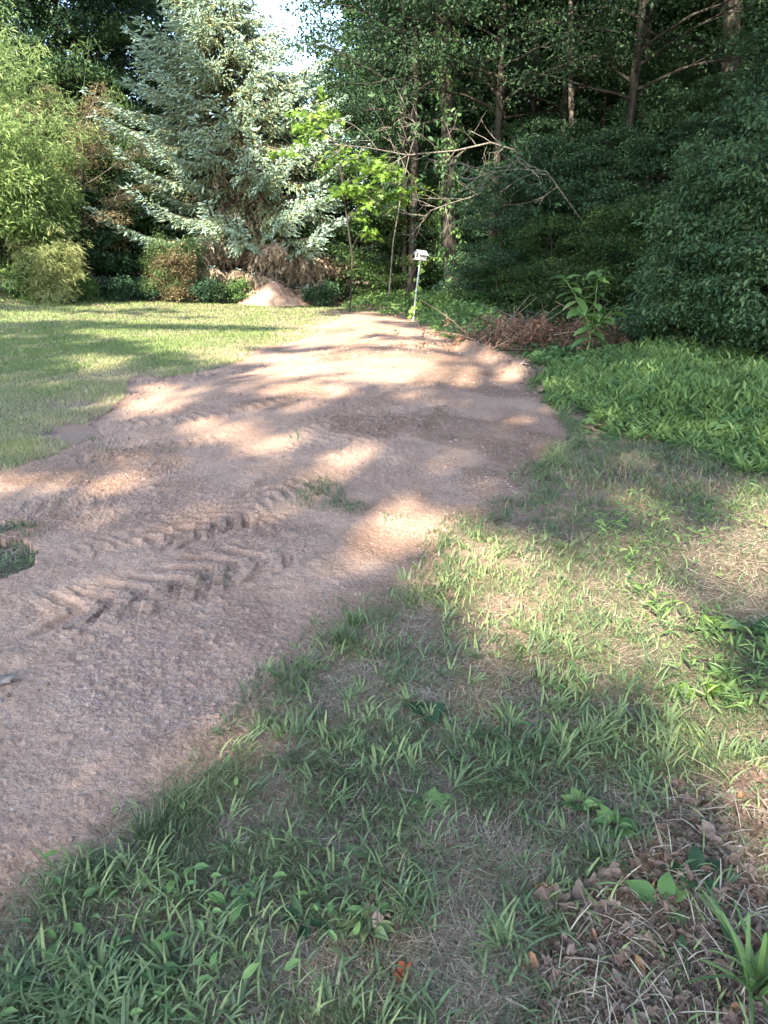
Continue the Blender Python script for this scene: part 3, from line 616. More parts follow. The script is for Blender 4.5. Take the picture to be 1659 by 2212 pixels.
# birdhouse ------------------------------------------------------------
def box(b, x0, x1, y0, y1, z0, z1, M3=None):
    V = np.array([[x, y, z] for z in (z0, z1) for y in (y0, y1) for x in (x0, x1)], float)
    if M3 is not None: V = V@M3.T
    b.add(V, np.array([[0,2,3,1],[4,5,7,6],[0,1,5,4],[2,6,7,3],[0,4,6,2],[1,3,7,5]]))
def birdhouse():
    gx, gy = gnd(891, 694); z = bz(gx, gy); top = at(908, 562, gy); p = empty('birdhouse', (gx, gy, z), 'small weathered white birdhouse on a leaning grey metal pole', 'birdhouse')
    d = np.array([top[0]-gx, 0, top[2]-z]); b = Buf(); tube(b, [(0, 0, -.2), d*.5, d], .023, 10); b.build('pole', M['metal'], p, True)
    b = Buf(); box(b, -.07, .07, -.07, .07, 0, .02); tube(b, [(0, 0, -.07), (0, 0, 0)], .033, 10); mt = b.build('mounting_plate', M['metal'], p)
    a = .62; c, s = cos(a), sin(a); RZ = np.array([[c, -s, 0], [s, c, 0], [0, 0, 1]]); t = math.atan2(d[0], d[2]); RY = np.array([[cos(t), 0, sin(t)], [0, 1, 0], [-sin(t), 0, cos(t)]])
    Q4 = Matrix((RY@RZ).tolist()).to_4x4()
    def place(o, par=None):
        if par is None: o.parent = p; o.matrix_local = Matrix.Translation(Vector(d))@Q4@Matrix.Scale(.72, 4)
        return o
    place(mt)
    LX, LY, HW, RG = .155, .125, .20, .10                 # long side faces the camera, gables at the ends
    b = Buf()
    # walls with real gables: ring of wall profile, thickness from inner shell
    V = []; 
    for x in (-LX, LX): V += [(x, -LY, .02), (x, LY, .02), (x, LY, HW), (x, 0, HW+RG), (x, -LY, HW)]
    b.add(np.array(V), [np.array([[0,1,2,4],[5,9,7,6],[0,4,9,5],[1,6,7,2],[0,5,6,1]]), np.array([[4,2,3],[9,8,7]])])
    bd = place(b.build('house_body', M['white'], p))
    b = Buf()
    for sgn in (-1, 1):
        y1 = sgn*(LY+.045); z1 = HW-.035; 
        Vr = [(x, yy, zz+dz) for x in (-LX-.05, LX+.05) for (yy, zz) in ((0, HW+RG+.004), (y1, z1)) for dz in (.003, .018)]
        b.add(np.array(Vr), np.array([[0,2,3,1],[4,5,7,6],[0,1,5,4],[2,6,7,3],[1,3,7,5],[0,4,6,2]]))
    place(b.build('roof', M['roof'], p))
    b = Buf(); box(b, -LX-.06, LX+.01, -LY-.02, LY+.02, .0, .018); place(b.build('floor_board', M['white'], p))
    b = Buf(); box(b, .02, .065, -LY-.004, -LY+.01, .12, .155); o = b.build('window', M['hole'], bd); 
    b = Buf(); 
    for y0, y1, z0, z1 in ((-.058, .058, .235, .245), (-.058, -.048, .06, .235), (.048, .058, .06, .235)): box(b, -LX-.012, -LX-.0005, y0, y1, z0, z1)
    b.build('door_frame', M['white'], bd)
    k = 14; th = np.linspace(0, pi, k); V = [(-LX-.006, -.045, .07), (-LX-.006, .045, .07)]+[(-LX-.006, .045*cos(q), .185+.045*sin(q)) for q in th]
    V += [(x+.003, y, z_) for x, y, z_ in V]; m_ = k+2; b = Buf(); b.add(np.array(V), np.array([[0, i+1, i+2] for i in range(1, m_-2)]+[[0, 1, 2]]))
    b.build('entrance', M['hole'], bd)
    # vine on the pole
    r = rs(70); b = Buf(); lb = Buf(); t = np.linspace(0, 1, 40); w = np.stack([d[0]*t+.05*np.cos(t*22), .05*np.sin(t*22), d[2]*t*.97], -1)
    tube(b, w, .005, 4, .6); vb = empty('climbing_vine', (gx, gy, z), 'lime green vine twining up the pole of the birdhouse', 'vine')
    tube(b, [d*.95, d+np.array([.18, .02, .09]), d+np.array([.34, 0, .05]), d+np.array([.5, .02, .06])], .006, 4, .4); tube(b, [d*.93, d+np.array([.12, -.02, -.02]), d+np.array([.22, 0, -.05])], .005, 4, .4)
    b.build('stem', M['stem'], vb)
    N = 42; tt = r.rand(N); ii = (tt*39).astype(int); P = w[ii]+r.randn(N, 3)*.045; ax = r.randn(N, 3)*np.array([1, .5, .6]); scatter(lb, LEAF4[0]*np.array([1, 1.5, 1]), LEAF4[1], P, frames(ax, np.array([0, -1., .5])+r.randn(N, 3)*.4), .07+.07*r.rand(N), r.rand(N))
    N = 12; P = d+np.stack([.05+.4*r.rand(N), .03*r.randn(N), .02+.05*r.randn(N)], -1); ax = r.randn(N, 3); scatter(lb, LEAF4[0]*np.array([1, 1.2, 1]), LEAF4[1], P, frames(ax, np.array([0, -1., .7])+r.randn(N, 3)*.4), .06+.05*r.rand(N), r.rand(N))
    lb.build('leaves', M['limeleaf'], vb)
birdhouse()

# blue spruce ----------------------------------------------------------
def spruce():
    r = rs(11); Y0 = 27.0; p = at(585, 622, Y0); z0 = bz(p[0], Y0); t = empty('blue_spruce', (p[0], Y0, z0), 'tall blue green spruce with dead brown lower branches behind the dirt pile', 'spruce tree')
    H = 12.8; zz = [.3, 1.2, 2.4, 3.0, 4.5, 6.5, 7.8, 9.0, 10.6, 12.6]; RR = [2.8, 3.5, 3.9, 5.8, 5.1, 4.0, 3.0, 1.9, 1.0, .1]
    tb = Buf(); bb = Buf(); nb = Buf(); db = Buf()
    tz = np.linspace(0, 1, 14); lx = lambda z_: -1.35*(max(z_, 0)/9)**1.3
    tube(tb, np.stack([[lx(q*H) for q in tz], 0*tz, -.1+tz*H], -1), .19*(1-.93*tz)**.9, 10, .5, .1, r); tb.build('trunk', M['barkg'], t, True)
    FP = []; FA = []; FT = []; DP = []; DA = []; DL = []
    z = .55; k = 0
    while z < H-.15:
        nbch = 13 if z < 8 else 9
        for i in range(nbch):
            th = k*.9+i*2*pi/nbch+r.randn()*.18; L = np.interp(z, zz, RR)*(.74+.40*r.rand()); 
            if r.rand() < .15: L *= .75
            L *= 1-.05*math.cos(th)
            dead = z < 2.6; zb = z+r.randn()*.11
            if dead and sin(th) < -.3: L *= .8
            # rows of a branch: sag then lift at the tip
            s = np.linspace(0, 1, 9); sag = -.25*L*np.sin(s*pi*.75)*(.55 if z > 7 else .8)+.17*L*s**2.5*(1 if not dead else -.2)
            rise = (.18 if z > 9.5 else -.13)*s*L*(0 if dead else 1)
            c = np.stack([lx(zb)+np.cos(th+.15*s*r.randn())*s*L, np.sin(th)*s*L, zb+sag+rise], -1)
            tube(bb, c, np.linspace(.035 if L > 2 else .022, .006, 9), 4, .3)
            d = np.array([cos(th), sin(th), 0]); pe = np.array([-sin(th), cos(th), 0]); step = .10
            for q in np.arange(.22, L, step):
                u = q/L; c0 = np.array([np.interp(u, s, c[:, j]) for j in range(3)]); g1 = (np.array([np.interp(min(u+.05, 1), s, c[:, j]) for j in range(3)])-c0)
                g1 = g1/(np.linalg.norm(g1)+1e-6) if np.linalg.norm(g1) > 1e-4 else d
                for sg in (-1, 1):
                    l2 = (.20+.72*(1-u)**.8*min(u*3, 1))*(.7+.6*r.rand())*(1 if L > 1.2 else .7)
                    dr = nrm(g1*.75+pe*sg*(.75+.2*r.randn())+UP*(-.25-.45*(1-u)+.12*r.randn()))
                    if dead or (u < .28 and z < 6):
                        if r.rand() < (.85 if dead else .3):
                            m_ = r.randint(8, 15)
                            for _ in range(m_): DP.append(c0+dr*l2*r.rand()); DA.append(nrm(dr*.5+UP*(-.7)+r.randn(3)*.35)); DL.append(.2+.45*r.rand())
                        if dead and not (z > 1.6 and u > .6 and r.rand() < .25): continue
                    nf = max(2, int(l2/.062)); v = (np.arange(nf)+.6)/nf
                    for w in v:
                        if u < .3 and r.rand() < .35: continue
                        if r.rand() < .12: continue
                        sd = sg*(1 if r.rand() < .5 else -1)
                        FP.append(c0+dr*l2*w); FA.append(nrm(dr*.8+d*.5+r.randn(3)*.36+UP*(.35*u-.38))); FT.append(np.clip(.02+.62*u**1.1+.28*w+.18*r.randn(), 0, 1))
            for _ in range(4): FP.append(c[-1]-d*.05); FA.append(nrm(d+r.randn(3)*.35+UP*.2)); FT.append(1)
        z += .47 if z < 8 else .34; k += 1
    FP = np.array(FP); FA = np.array(FA); FT = np.array(FT); n = len(FP)
    L_ = .12+.08*r.rand(n); scatter(nb, *SPIN, FP, frames(FA, UP+r.randn(n, 3)*.3), np.stack([L_, .14*(.75+.5*r.rand(n)), .14*(.75+.5*r.rand(n))], -1), FT)
    # hanging twiglets below inner parts of the live branches
    DP = np.array(DP); DA = np.array(DA); DL = np.array(DL); n2 = len(DP)
    scatter(db, np.array([[0,-.5,0],[1,-.2,0],[1,.2,0],[0,.5,0],[.4,0,0],[.75,.14*20,0],[.7,0,0],[.6,-.14*20,0.]]), [np.array([[0,1,2,3]]), np.array([[4,5,6],[4,7,6]])], DP, frames(DA, r.randn(n2, 3)), np.stack([DL, np.full(n2, .022), DL], -1), r.rand(n2))
    bb.build('branches', M['barkg'], t); nb.build('needles', M['spruce'], t); db.build('dead_twigs', M['deadtwig'], t)
    print('spruce fingers', n, 'dead', n2)
    return (p[0], Y0)
SPX = spruce()

# left garden bank -----------------------------------------------------
def narrowplant(name, px, py, Y, H, R, ncul, mat, label, seed, leaf=.16, wd=.35, cat='bamboo', group=None, arch=.5, per=60, top=True, stemm='stem', sp=.34):
    """clump of arching canes with narrow leaves"""
    r = rs(seed); g = at(px, py, Y); z = bz(g[0], Y); t = empty(name, (g[0], Y, z), label, cat, group); b = Buf(); f = Buf(); C = []
    for i in range(ncul):
        a = r.rand()*6.283; q = R*.45*r.rand()**.5; h = H*(.55+.45*r.rand()); o = np.array([cos(a)*q, sin(a)*q, 0]); e = np.array([cos(a), sin(a), 0])*(R*(.3+.7*r.rand()))
        c = np.stack([o+e*(s**2.2)*arch*2+UP*(h*(s-.18*arch*s**3)) for s in np.linspace(0, 1, 8)]); tube(b, c, np.linspace(.014, .004, 8), 4, .5)
        for s in np.linspace(.22, 1, 9): C.append([np.interp(s*7, range(8), c[:, j]) for j in range(3)]+r.randn(3)*.18)
    C = np.array(C); leafcloud(f, C, sp*(.7+.6*r.rand(len(C))), per, leaf, r, LEAF2, .8, wd=wd, droop=.3)
    b.build('canes', M[stemm], t); f.build('leaves', M[mat], t); return t
narrowplant('bamboo', 20, 620, 22.5, 8.3, 2.0, 34, 'bamboo', 'tall pale green bamboo clump at the far left edge above the lawn', 21, leaf=.20, per=70, sp=.42)
narrowplant('bamboo', -110, 620, 22.0, 8.0, 2.2, 26, 'bamboo', 'pale green bamboo clump cut off by the left side of the view', 22, leaf=.20, per=60, sp=.42)
narrowplant('bamboo', 160, 625, 24.5, 7.9, 1.9, 26, 'fern', 'darker feathery green bamboo rising behind the bronze maple', 23, leaf=.18, per=60, sp=.40)
narrowplant('bamboo', 95, 630, 21.4, 5.4, 1.6, 20, 'bamboo', 'shorter bright green bamboo clump leaning over the cream shrub', 24, leaf=.18, per=70, sp=.36)
narrowplant('drooping_shrub', 118, 628, 20.6, 2.1, .5, 26, 'yellowleaf', 'rounded drooping shrub with cream yellow narrow leaves above the lawn', 25, leaf=.15, wd=.26, cat='shrub', arch=.85, per=44, sp=.2)
jr = rs(31)
def shrub(name, px, py, Y, H, R, mat, label, seed, leaf=.09, per=60, nl=26, cat='shrub', group=None, flat=.6, tmpl=LEAF2, barkm='bark', spray=.38, up=.9, sub=4, wd=1.0, prof=None, z0=.12, r0=.035):
    g = at(px, py, Y); z = bz(g[0], Y)
    return broadleaf(name, rs(seed), H, R, H*z0, nl, per, leaf, M[mat], M[barkm], label, cat, group, (g[0], Y, z), r0=r0, spray=spray, flat=flat, tmpl=tmpl, up=up, sub=sub, wd=wd, prof=prof or (lambda f: (.55+.9*f-1.15*f*f)+.25))
shrub('bronze_maple', 200, 628, 23.2, 4.6, 1.7, 'redleaf', 'bronze brown fine leaved maple between the bamboo and the blue spruce', 32, leaf=.09, per=60, nl=22, cat='maple tree', flat=.3, barkm='palebark', spray=.5, wd=.5, z0=.25, r0=.09)
shrub('bronze_maple', 95, 628, 22.6, 4.3, 1.6, 'redleaf', 'small bronze leaved maple with the pale bamboo behind it', 33, leaf=.09, per=26, nl=14, cat='maple tree', flat=.3, barkm='palebark', spray=.45, wd=.5, z0=.45, r0=.08)
shrub('rhododendron', 22, 620, 20.8, 2.9, 1.5, 'rhodo', 'glossy leaved yellow green rhododendron at the left edge under the bamboo', 34, leaf=.15, per=55, nl=34, wd=.7)
shrub('rhododendron', -90, 615, 20.8, 2.8, 1.5, 'rhodo', 'rhododendron beyond the left side of the view', 35, leaf=.15, per=45, nl=26, wd=.7)
shrub('viburnum', 205, 632, 23.5, 2.5, 1.4, 'forest2', 'dark green layered shrub in shade between the cream shrub and the spruce', 36, leaf=.12, per=60, nl=26, flat=.3)
shrub('viburnum', 285, 640, 25.2, 2.3, 1.5, 'forest2', 'taller dark layered shrub close to the left skirt of the spruce', 37, leaf=.12, per=60, nl=26, flat=.3)
shrub('privet', 385, 648, 23.4, 1.05, .7, 'redleaf', 'low rounded shrub with brown tipped leaves left of the dirt pile', 38, leaf=.06, per=80, nl=30, flat=.8, spray=.28)
shrub('privet', 372, 650, 23.55, 1.2, .85, 'fern', 'low green shrub grown through the brown tipped round one', 39, leaf=.06, per=90, nl=24, flat=.8, spray=.28)
for i, (px, Y, H, lab) in enumerate([(170, 21.8, .55, 'low leafy weed clump at the lawn edge under the cream shrub'), (110, 21.4, .5, 'low weed clump at the far left lawn edge'), (470, 23.6, .5, 'low weeds at the lawn edge just left of the dirt pile'),
    (520, 23.9, .6, 'pale green weed clump touching the left foot of the dirt pile'), (330, 23.4, .5, 'low weeds left of the round brown tipped shrub'), (430, 23.5, .55, 'weed clump right of the round brown tipped shrub'),
    (60, 21.0, .45, 'low weeds in front of the rhododendron'), (250, 22.6, .5, 'low weed clump before the dark layered shrub'), (690, 23.5, .5, 'low weeds right of the dirt pile beside the vines')]):
    shrub('weed_clump', px, 632, Y, H*.7, .42, 'forest2' if i in (2, 4, 5, 7, 8) else 'vine', lab, 80+i, leaf=.08, per=26, nl=16, cat='weeds', group='weed clumps along the lawn edge', spray=.2, r0=.01, z0=.1)

# central sapling, vine tree, bare boughs --------------------------------
def maple_sapling():
    r = rs(41); Y = 21.5; g = at(755, 640, Y); z = bz(g[0], Y); t = empty('maple_sapling', (g[0], Y, z), 'bright lime leaved maple sapling just right of the spruce', 'maple tree'); b = Buf(); f = Buf()
    tube(b, [(0, 0, -.1), (.1, 0, 1.5), (-.1, 0, 3), (-.25, 0, 4.2), (-.9, 0, 5.6)], [.032, .03, .025, .018, .008], 6, .5); C = []
    for px, py, rr, n in [(790,385,1.0,10),(830,360,.8,9),(745,355,.7,6),(850,400,.8,10),(790,440,.9,10),(820,425,.6,6),(735,400,.7,5),(660,262,.55,7),(700,240,.5,6),(690,275,.5,5),(640,290,.4,3),(735,325,.5,4),(785,500,.45,3),(865,425,.4,4),(620,330,.4,2)]:
        c0 = at(px, py, Y)-np.array([g[0], Y, z])
        for _ in range(n): C.append(c0+r.randn(3)*np.array([.42, .5, .22])*rr)
        h = min(max(c0[2]-.5, .6), 4.6); tube(b, curve((np.interp(h, [0, 1.5, 3, 4.2, 5.6], [0, .1, -.1, -.25, -.9]), 0, h), c0, (0, 0, .15), 5), [.018, .014, .01, .007, .004], 4, .5)
    leafcloud(f, np.array(C), .26, 13, .17, r, MAPLE, .35, droop=.4, up=1.1)
    b.build('trunk', M['barkd'], t, True); f.build('crown', M['maple'], t)
maple_sapling()
def barebough(name, pts, r0, label, seed, Y=19.5, leaves=40, mat='shrub', n2=12):
    r = rs(seed); P = np.array([at(a, c, Y+dy) for a, c, dy in pts]); o = P[0].copy(); t = empty(name, (o[0], o[1], bz(o[0], o[1])), label, 'tree'); o[2] = bz(o[0], o[1]); b = Buf(); f = Buf(); P = P-o
    n = len(P); tube(b, P, np.linspace(r0*.5, .006, n), 7, .6); C = []
    for i in range(n2):
        s = (.3+.68*(i+r.rand())/n2)*(n-1); q = np.array([np.interp(s, range(n), P[:, j]) for j in range(3)]); L = .35+.8*r.rand()
        dirv = nrm(P[-1]-P[-2]+0)*.6+np.array([r.randn()*.5, r.randn()*.4, (1 if i % 2 else -1)*(.3+.5*r.rand())]); e = q+nrm(dirv)*L
        c = curve(q, e, r.randn(3)*.12, 5, .12, r); tube(b, c, np.linspace(.010, .004, 5), 4, .8)
        for _ in range(3):
            k = r.randint(1, 5); e2 = c[k]+nrm(nrm(dirv)+r.randn(3)*.7)*(.2+.35*r.rand()); tube(b, curve(c[k], e2, r.randn(3)*.06, 4), [.007, .006, .005, .003], 3, .9); C.append(e2)
    C = np.array(C); C = C[r.rand(len(C)) < leaves/70]
    leafcloud(f, C, .18, 7, .15, r, LEAF4, .6, droop=.4, up=.6)
    b.build('branches', M['palebark'], t, True); f.build('leaves', M[mat], t); return t
barebough('leaning_tree', [(1170,640,1.6),(1160,480,1.2),(1130,330,.6),(1060,308,.2),(985,325,0),(880,335,-.3),(790,318,-.5),(720,312,-.6)], .07, 'leaning tree with a long pale half bare bough reaching towards the spruce', 51, 20.0, 55, 'shrub', 20)
barebough('leaning_tree', [(1120,640,1.4),(1110,500,1.0),(1060,400,.5),(1020,425,.2),(970,440,0),(930,455,-.1),(915,470,-.1)], .05, 'thin leaning tree with a bare grey bough in front of the vine clad trunk', 52, 19.6, 30, 'shrub', 14)
barebough('leaning_tree', [(1290,660,1.2),(1260,480,.9),(1180,370,.5),(1120,365,.2),(1060,372,0),(1010,390,0)], .05, 'slender leaning tree whose bare twigs reach left over the brush pile', 53, 18.0, 60, 'forest2', 14)
barebough('leaning_tree', [(840,640,1.2),(850,520,.9),(870,400,.5),(885,330,.2),(905,270,.1),(860,240,0)], .045, 'thin forked tree with sparse leaves between the sapling and the vine tree', 54, 20.5, 70, 'shrub', 14)
def trunktree(px, py, Y, px_top, r0, barkm, label, seed, H=16, vines=0, group=None):
    r = rs(seed); g = at(px, py, Y); z = bz(g[0], Y); g2 = at(px_top, 0, Y); dx = (g2[0]-g[0])/(g2[2]-z)
    t = empty('forest_tree', (g[0], Y, z), label, 'tree', group); tb = Buf(); lb = Buf(); fb = Buf(); tz = np.linspace(0, 1, 26)
    pts = np.stack([dx*H*tz+.07*np.sin(tz*7+seed), .1*np.sin(tz*5), -.2+tz*H], -1); rad = r0*(1-.6*tz); rad[0] *= 1.5; rad[1] *= 1.15; tube(tb, pts, rad, 14, .5, .14, r)
    C = []
    for i in range(22):
        h = H*(.5+.5*(i+.5)/22); p0 = np.array([np.interp(h, pts[:, 2], pts[:, 0]), 0, h]); a = i*2.4; L = 3.2*(1.2-h/H*.8)*(.6+.6*r.rand()); e = p0+np.array([cos(a), sin(a), .35+.2*r.randn()])*L
        c = curve(p0, e, (0, 0, .2), 6, .2, r); tube(lb, c, np.linspace(.05, .01, 6), 5, .5)
        for _ in range(5): C.append(c[r.randint(2, 6)]+r.randn(3)*.5)
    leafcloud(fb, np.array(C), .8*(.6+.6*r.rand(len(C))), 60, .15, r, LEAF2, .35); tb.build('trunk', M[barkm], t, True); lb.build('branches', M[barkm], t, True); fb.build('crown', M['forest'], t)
    if vines:
        vb = Buf(); n = vines; h = r.rand(n)**1.3*7.5; a = r.rand(n)*6.283; cx = np.interp(h, pts[:, 2], pts[:, 0]); rr = r0*1.05+.04+.12*r.rand(n)
        P = np.stack([cx+np.cos(a)*rr, np.sin(a)*rr, h], -1); k = noise(h*3, a, 1.2, 5) > .42; P = P[k]; a = a[k]; n = len(P)
        ax = np.stack([r.randn(n)*.6, r.randn(n)*.6, -1+0*a], -1); scatter(vb, LEAF4[0]*np.array([1, 1.3, 1]), LEAF4[1], P, frames(ax, np.stack([np.cos(a), np.sin(a), .5+0*a], -1)+r.randn(n, 3)*.3), .08+.06*r.rand(n), r.rand(n)*.7)
        vb.build('vine_leaves', M['vine'], t)
    return t
trunktree(985, 640, 22.0, 955, .22, 'bark', 'thick grey trunk hung with vines behind the birdhouse', 61, vines=2600)
trunktree(1562, 700, 21.0, 1582, .27, 'barkg', 'thick brown grey trunk rising out of the leaves at the upper right', 62, H=18)
trunktree(1206, 650, 26.0, 1204, .16, 'bark', 'straight mid sized trunk in the gloom above the brush pile', 63)
trunktree(1085, 640, 24.5, 1090, .19, 'barkd', 'dark ivy hung trunk just right of the vine clad one', 64, vines=900)
trunktree(1022, 640, 27.0, 1000, .15, 'barkg', 'slim trunk with a sunlit foot right of the birdhouse', 65)
trunktree(1425, 680, 25.0, 1420, .20, 'bark', 'dim trunk behind the right hand foliage left of the thick upper trunk', 66)
trunktree(930, 640, 25.0, 985, .12, 'bark', 'slim trunk leaning right behind the birdhouse', 67)
trunktree(1320, 660, 28.0, 1310, .13, 'barkd', 'slim dark trunk deep in the woods over the dead leaves', 68)

trunktree(1150, 640, 23.0, 1165, .10, 'bark', 'slim trunk between the vine clad trunk and the brush pile', 71)
trunktree(1262, 640, 21.5, 1235, .09, 'barkg', 'slim grey trunk right above the tall green weed', 72)
trunktree(1385, 640, 22.5, 1400, .11, 'bark', 'slim trunk leaning right left of the big right shrub', 73)
trunktree(880, 640, 23.5, 868, .10, 'barkd', 'slim dark trunk left of the birdhouse', 74)
# forest trees -------------------------------------------------------------
FT = []
for i, (H, R, z0, nl, leaf, mat, sd_) in enumerate([(15, 3.6, 1.6, 52, .16, 'forest', 101), (13, 3.2, 1.0, 48, .15, 'forest2', 102), (16, 3.9, 3.0, 50, .17, 'forest', 103), (6, 2.6, .5, 34, .115, 'forest2', 104), (4.2, 2.2, .3, 30, .11, 'forest', 105), (14, 3.6, 5.2, 50, .12, 'forest2', 106)]):
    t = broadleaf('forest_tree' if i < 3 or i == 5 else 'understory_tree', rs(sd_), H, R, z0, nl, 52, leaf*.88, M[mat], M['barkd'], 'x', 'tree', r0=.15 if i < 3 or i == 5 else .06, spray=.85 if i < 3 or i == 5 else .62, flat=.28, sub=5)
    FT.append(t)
used = set()
def put(k, px, Y, sc, rz, label, group, dz=0):
    g = at(px, 600, Y); o = FT[k] if k not in used else copy_tree(FT[k]); used.add(k)
    o.location = (g[0], Y, bz(g[0], Y)+dz); o.rotation_euler = (0, 0, rz); o.scale = (sc, sc, sc); tag(o, label, 'tree', group); return o
r = rs(200)
back_lab = 'dark leafy tree standing deep in the woods at the back'
# px, depth, kind, scale
for px, Y, k, sc in [(-260,29,0,1.0),(-120,31,2,1.0),(0,28,1,1.05),(90,31,0,1.0),(190,30,1,.95),(250,34,2,.85),(-40,36,0,1.1),(150,37,2,1.0),
    (805,30,1,.95),(625,34,1,.50),(860,32,2,1.0),(900,36,0,.9),(400,36,1,.75),(310,33,1,.9),(250,31,2,.95),(395,38,0,1.0),(930,29,1,1.05),(1010,31,0,1),(1100,28,1,1.05),(1180,31,2,1),(1280,28,0,1),(1370,30,1,1.1),(1460,27,0,1),(1560,30,2,1),(1650,27,1,1.05),(1760,29,0,1),(1880,27,2,1),
    (960,37,2,1.1),(1130,38,0,1.1),(1320,38,2,1.1),(1500,38,0,1.1),(1700,38,2,1.1)]:
    put(k, px, Y, sc*(.95+.1*r.rand()), r.rand()*6.28, 'dark leafy tree deep behind the bamboo and the left side of the spruce' if px < 500 else 'dark leafy tree deep behind the lime sapling and birdhouse' if px < 1050 else 'dark leafy tree deep in the woods above the brush pile' if px < 1420 else 'dark leafy tree deep in the woods behind the big right shrub', 'dark trees in the woods')
near = [(1270,23,1,.60,'leafy tree filling the gap right above the slim grey trunk'),(1375,21,1,.50,'leafy tree hiding the slim trunks left of the big right shrub'),(1075,19.8,3,.62,'dark layered small tree hiding the trunks right of the birdhouse'),(1180,20.2,3,.72,'dark layered small tree above the left end of the brush pile'),(1290,19.2,3,.75,'dark layered small tree right above the tall green weed'),(1385,18.2,3,.7,'dark layered small tree at the left shoulder of the big right shrub'),(985,23.5,3,.6,'small dark tree just behind the vine clad trunk'),(890,22.8,5,.95,'tall tree with a high crown left of the vine clad trunk'),(1060,21.5,5,.95,'tall tree with a high crown over the bare bough'),(1190,22.5,5,1.0,'tall high crowned tree above the brush pile'),(1330,20,5,1.0,'tall high crowned tree left of the thick upper right trunk'),(1700,21,5,1.0,'tall high crowned tree right of the thick upper trunk'),(1230,21.5,3,.8,'broad layered understory tree over the brush pile'),(1400,20,3,.9,'layered understory tree left of the big right shrub'),(1500,18,1,.42,'leafy tree rising behind the big right shrub'),
  (1650,16.5,3,1.0,'leafy understory tree at the right edge above the big shrub'),(1750,14.5,3,1.05,'understory tree just beyond the right side of the view'),(1130,22,3,.85,'dark layered small tree right of the vine clad trunk'),
  (1560,19,1,.45,'blue green leafed tree in front of the thick upper right trunk'),(1320,24.5,1,.62,'tall leafy tree with drooping sprays above the brush pile'),(1460,23.5,0,.62,'wide crowned tree filling the upper right woods'),
  (1100,26,1,.8,'leafy tree whose crown fills the top above the bare bough'),(870,26,1,.78,'leafy tree with crown above the lime maple sapling'),(700,28,4,1.2,'dark bush behind the right skirt of the spruce'),(780,26,4,1.1,'dark bush under the lime maple sapling'),
  (860,24,4,.7,'dark low bush behind the birdhouse pole'),(930,25,4,.9,'dark bush right behind the birdhouse'),(1030,24,4,.75,'dark bush at the foot of the vine clad trunks'),(1120,20,4,.55,'low shaded bush behind the vine patch'),(1190,18,4,.6,'low shaded bush behind the withered brush'),
  (1300,16,4,.62,'low dark bush right of the brush pile'),(1400,15,4,.65,'low dark bush left behind the big right shrub'),(330,27,4,1.1,'dark bush left of the spruce skirt'),(240,25.5,4,1.0,'dark bush behind the bronze maple'),(450,28.5,4,1.2,'dark bush behind the spruce trunk'),
  (140,25,4,1.0,'dark bush behind the cream shrub'),(560,30,4,1.3,'dark bush straight behind the spruce'),(650,31,1,.62,'dark understory tree right behind the spruce'),(60,26,3,1.0,'dark understory tree behind the bamboo'),(330,31,3,1.0,'dark understory tree behind the left side of the spruce'),(-60,25,3,1.1,'dark understory tree left of the bamboo')]
for px, Y, k, sc, lab in near: put(k, px, Y, sc, r.rand()*6.28, lab, 'small trees and bushes at the wood edge' if k in (3, 4) else 'dark trees in the woods')
# far wood closing the view
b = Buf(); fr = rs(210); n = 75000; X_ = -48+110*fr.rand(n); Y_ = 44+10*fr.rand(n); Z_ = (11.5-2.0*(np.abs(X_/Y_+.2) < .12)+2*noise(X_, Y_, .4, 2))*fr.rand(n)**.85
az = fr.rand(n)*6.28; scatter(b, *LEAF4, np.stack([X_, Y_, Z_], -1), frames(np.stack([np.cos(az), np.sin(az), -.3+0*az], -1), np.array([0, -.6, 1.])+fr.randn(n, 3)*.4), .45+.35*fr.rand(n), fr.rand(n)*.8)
tag(b.build('far_wood', M['forest']), 'unbroken dark leafy mass of the far wood behind all the trees', 'woodland', kind='stuff')

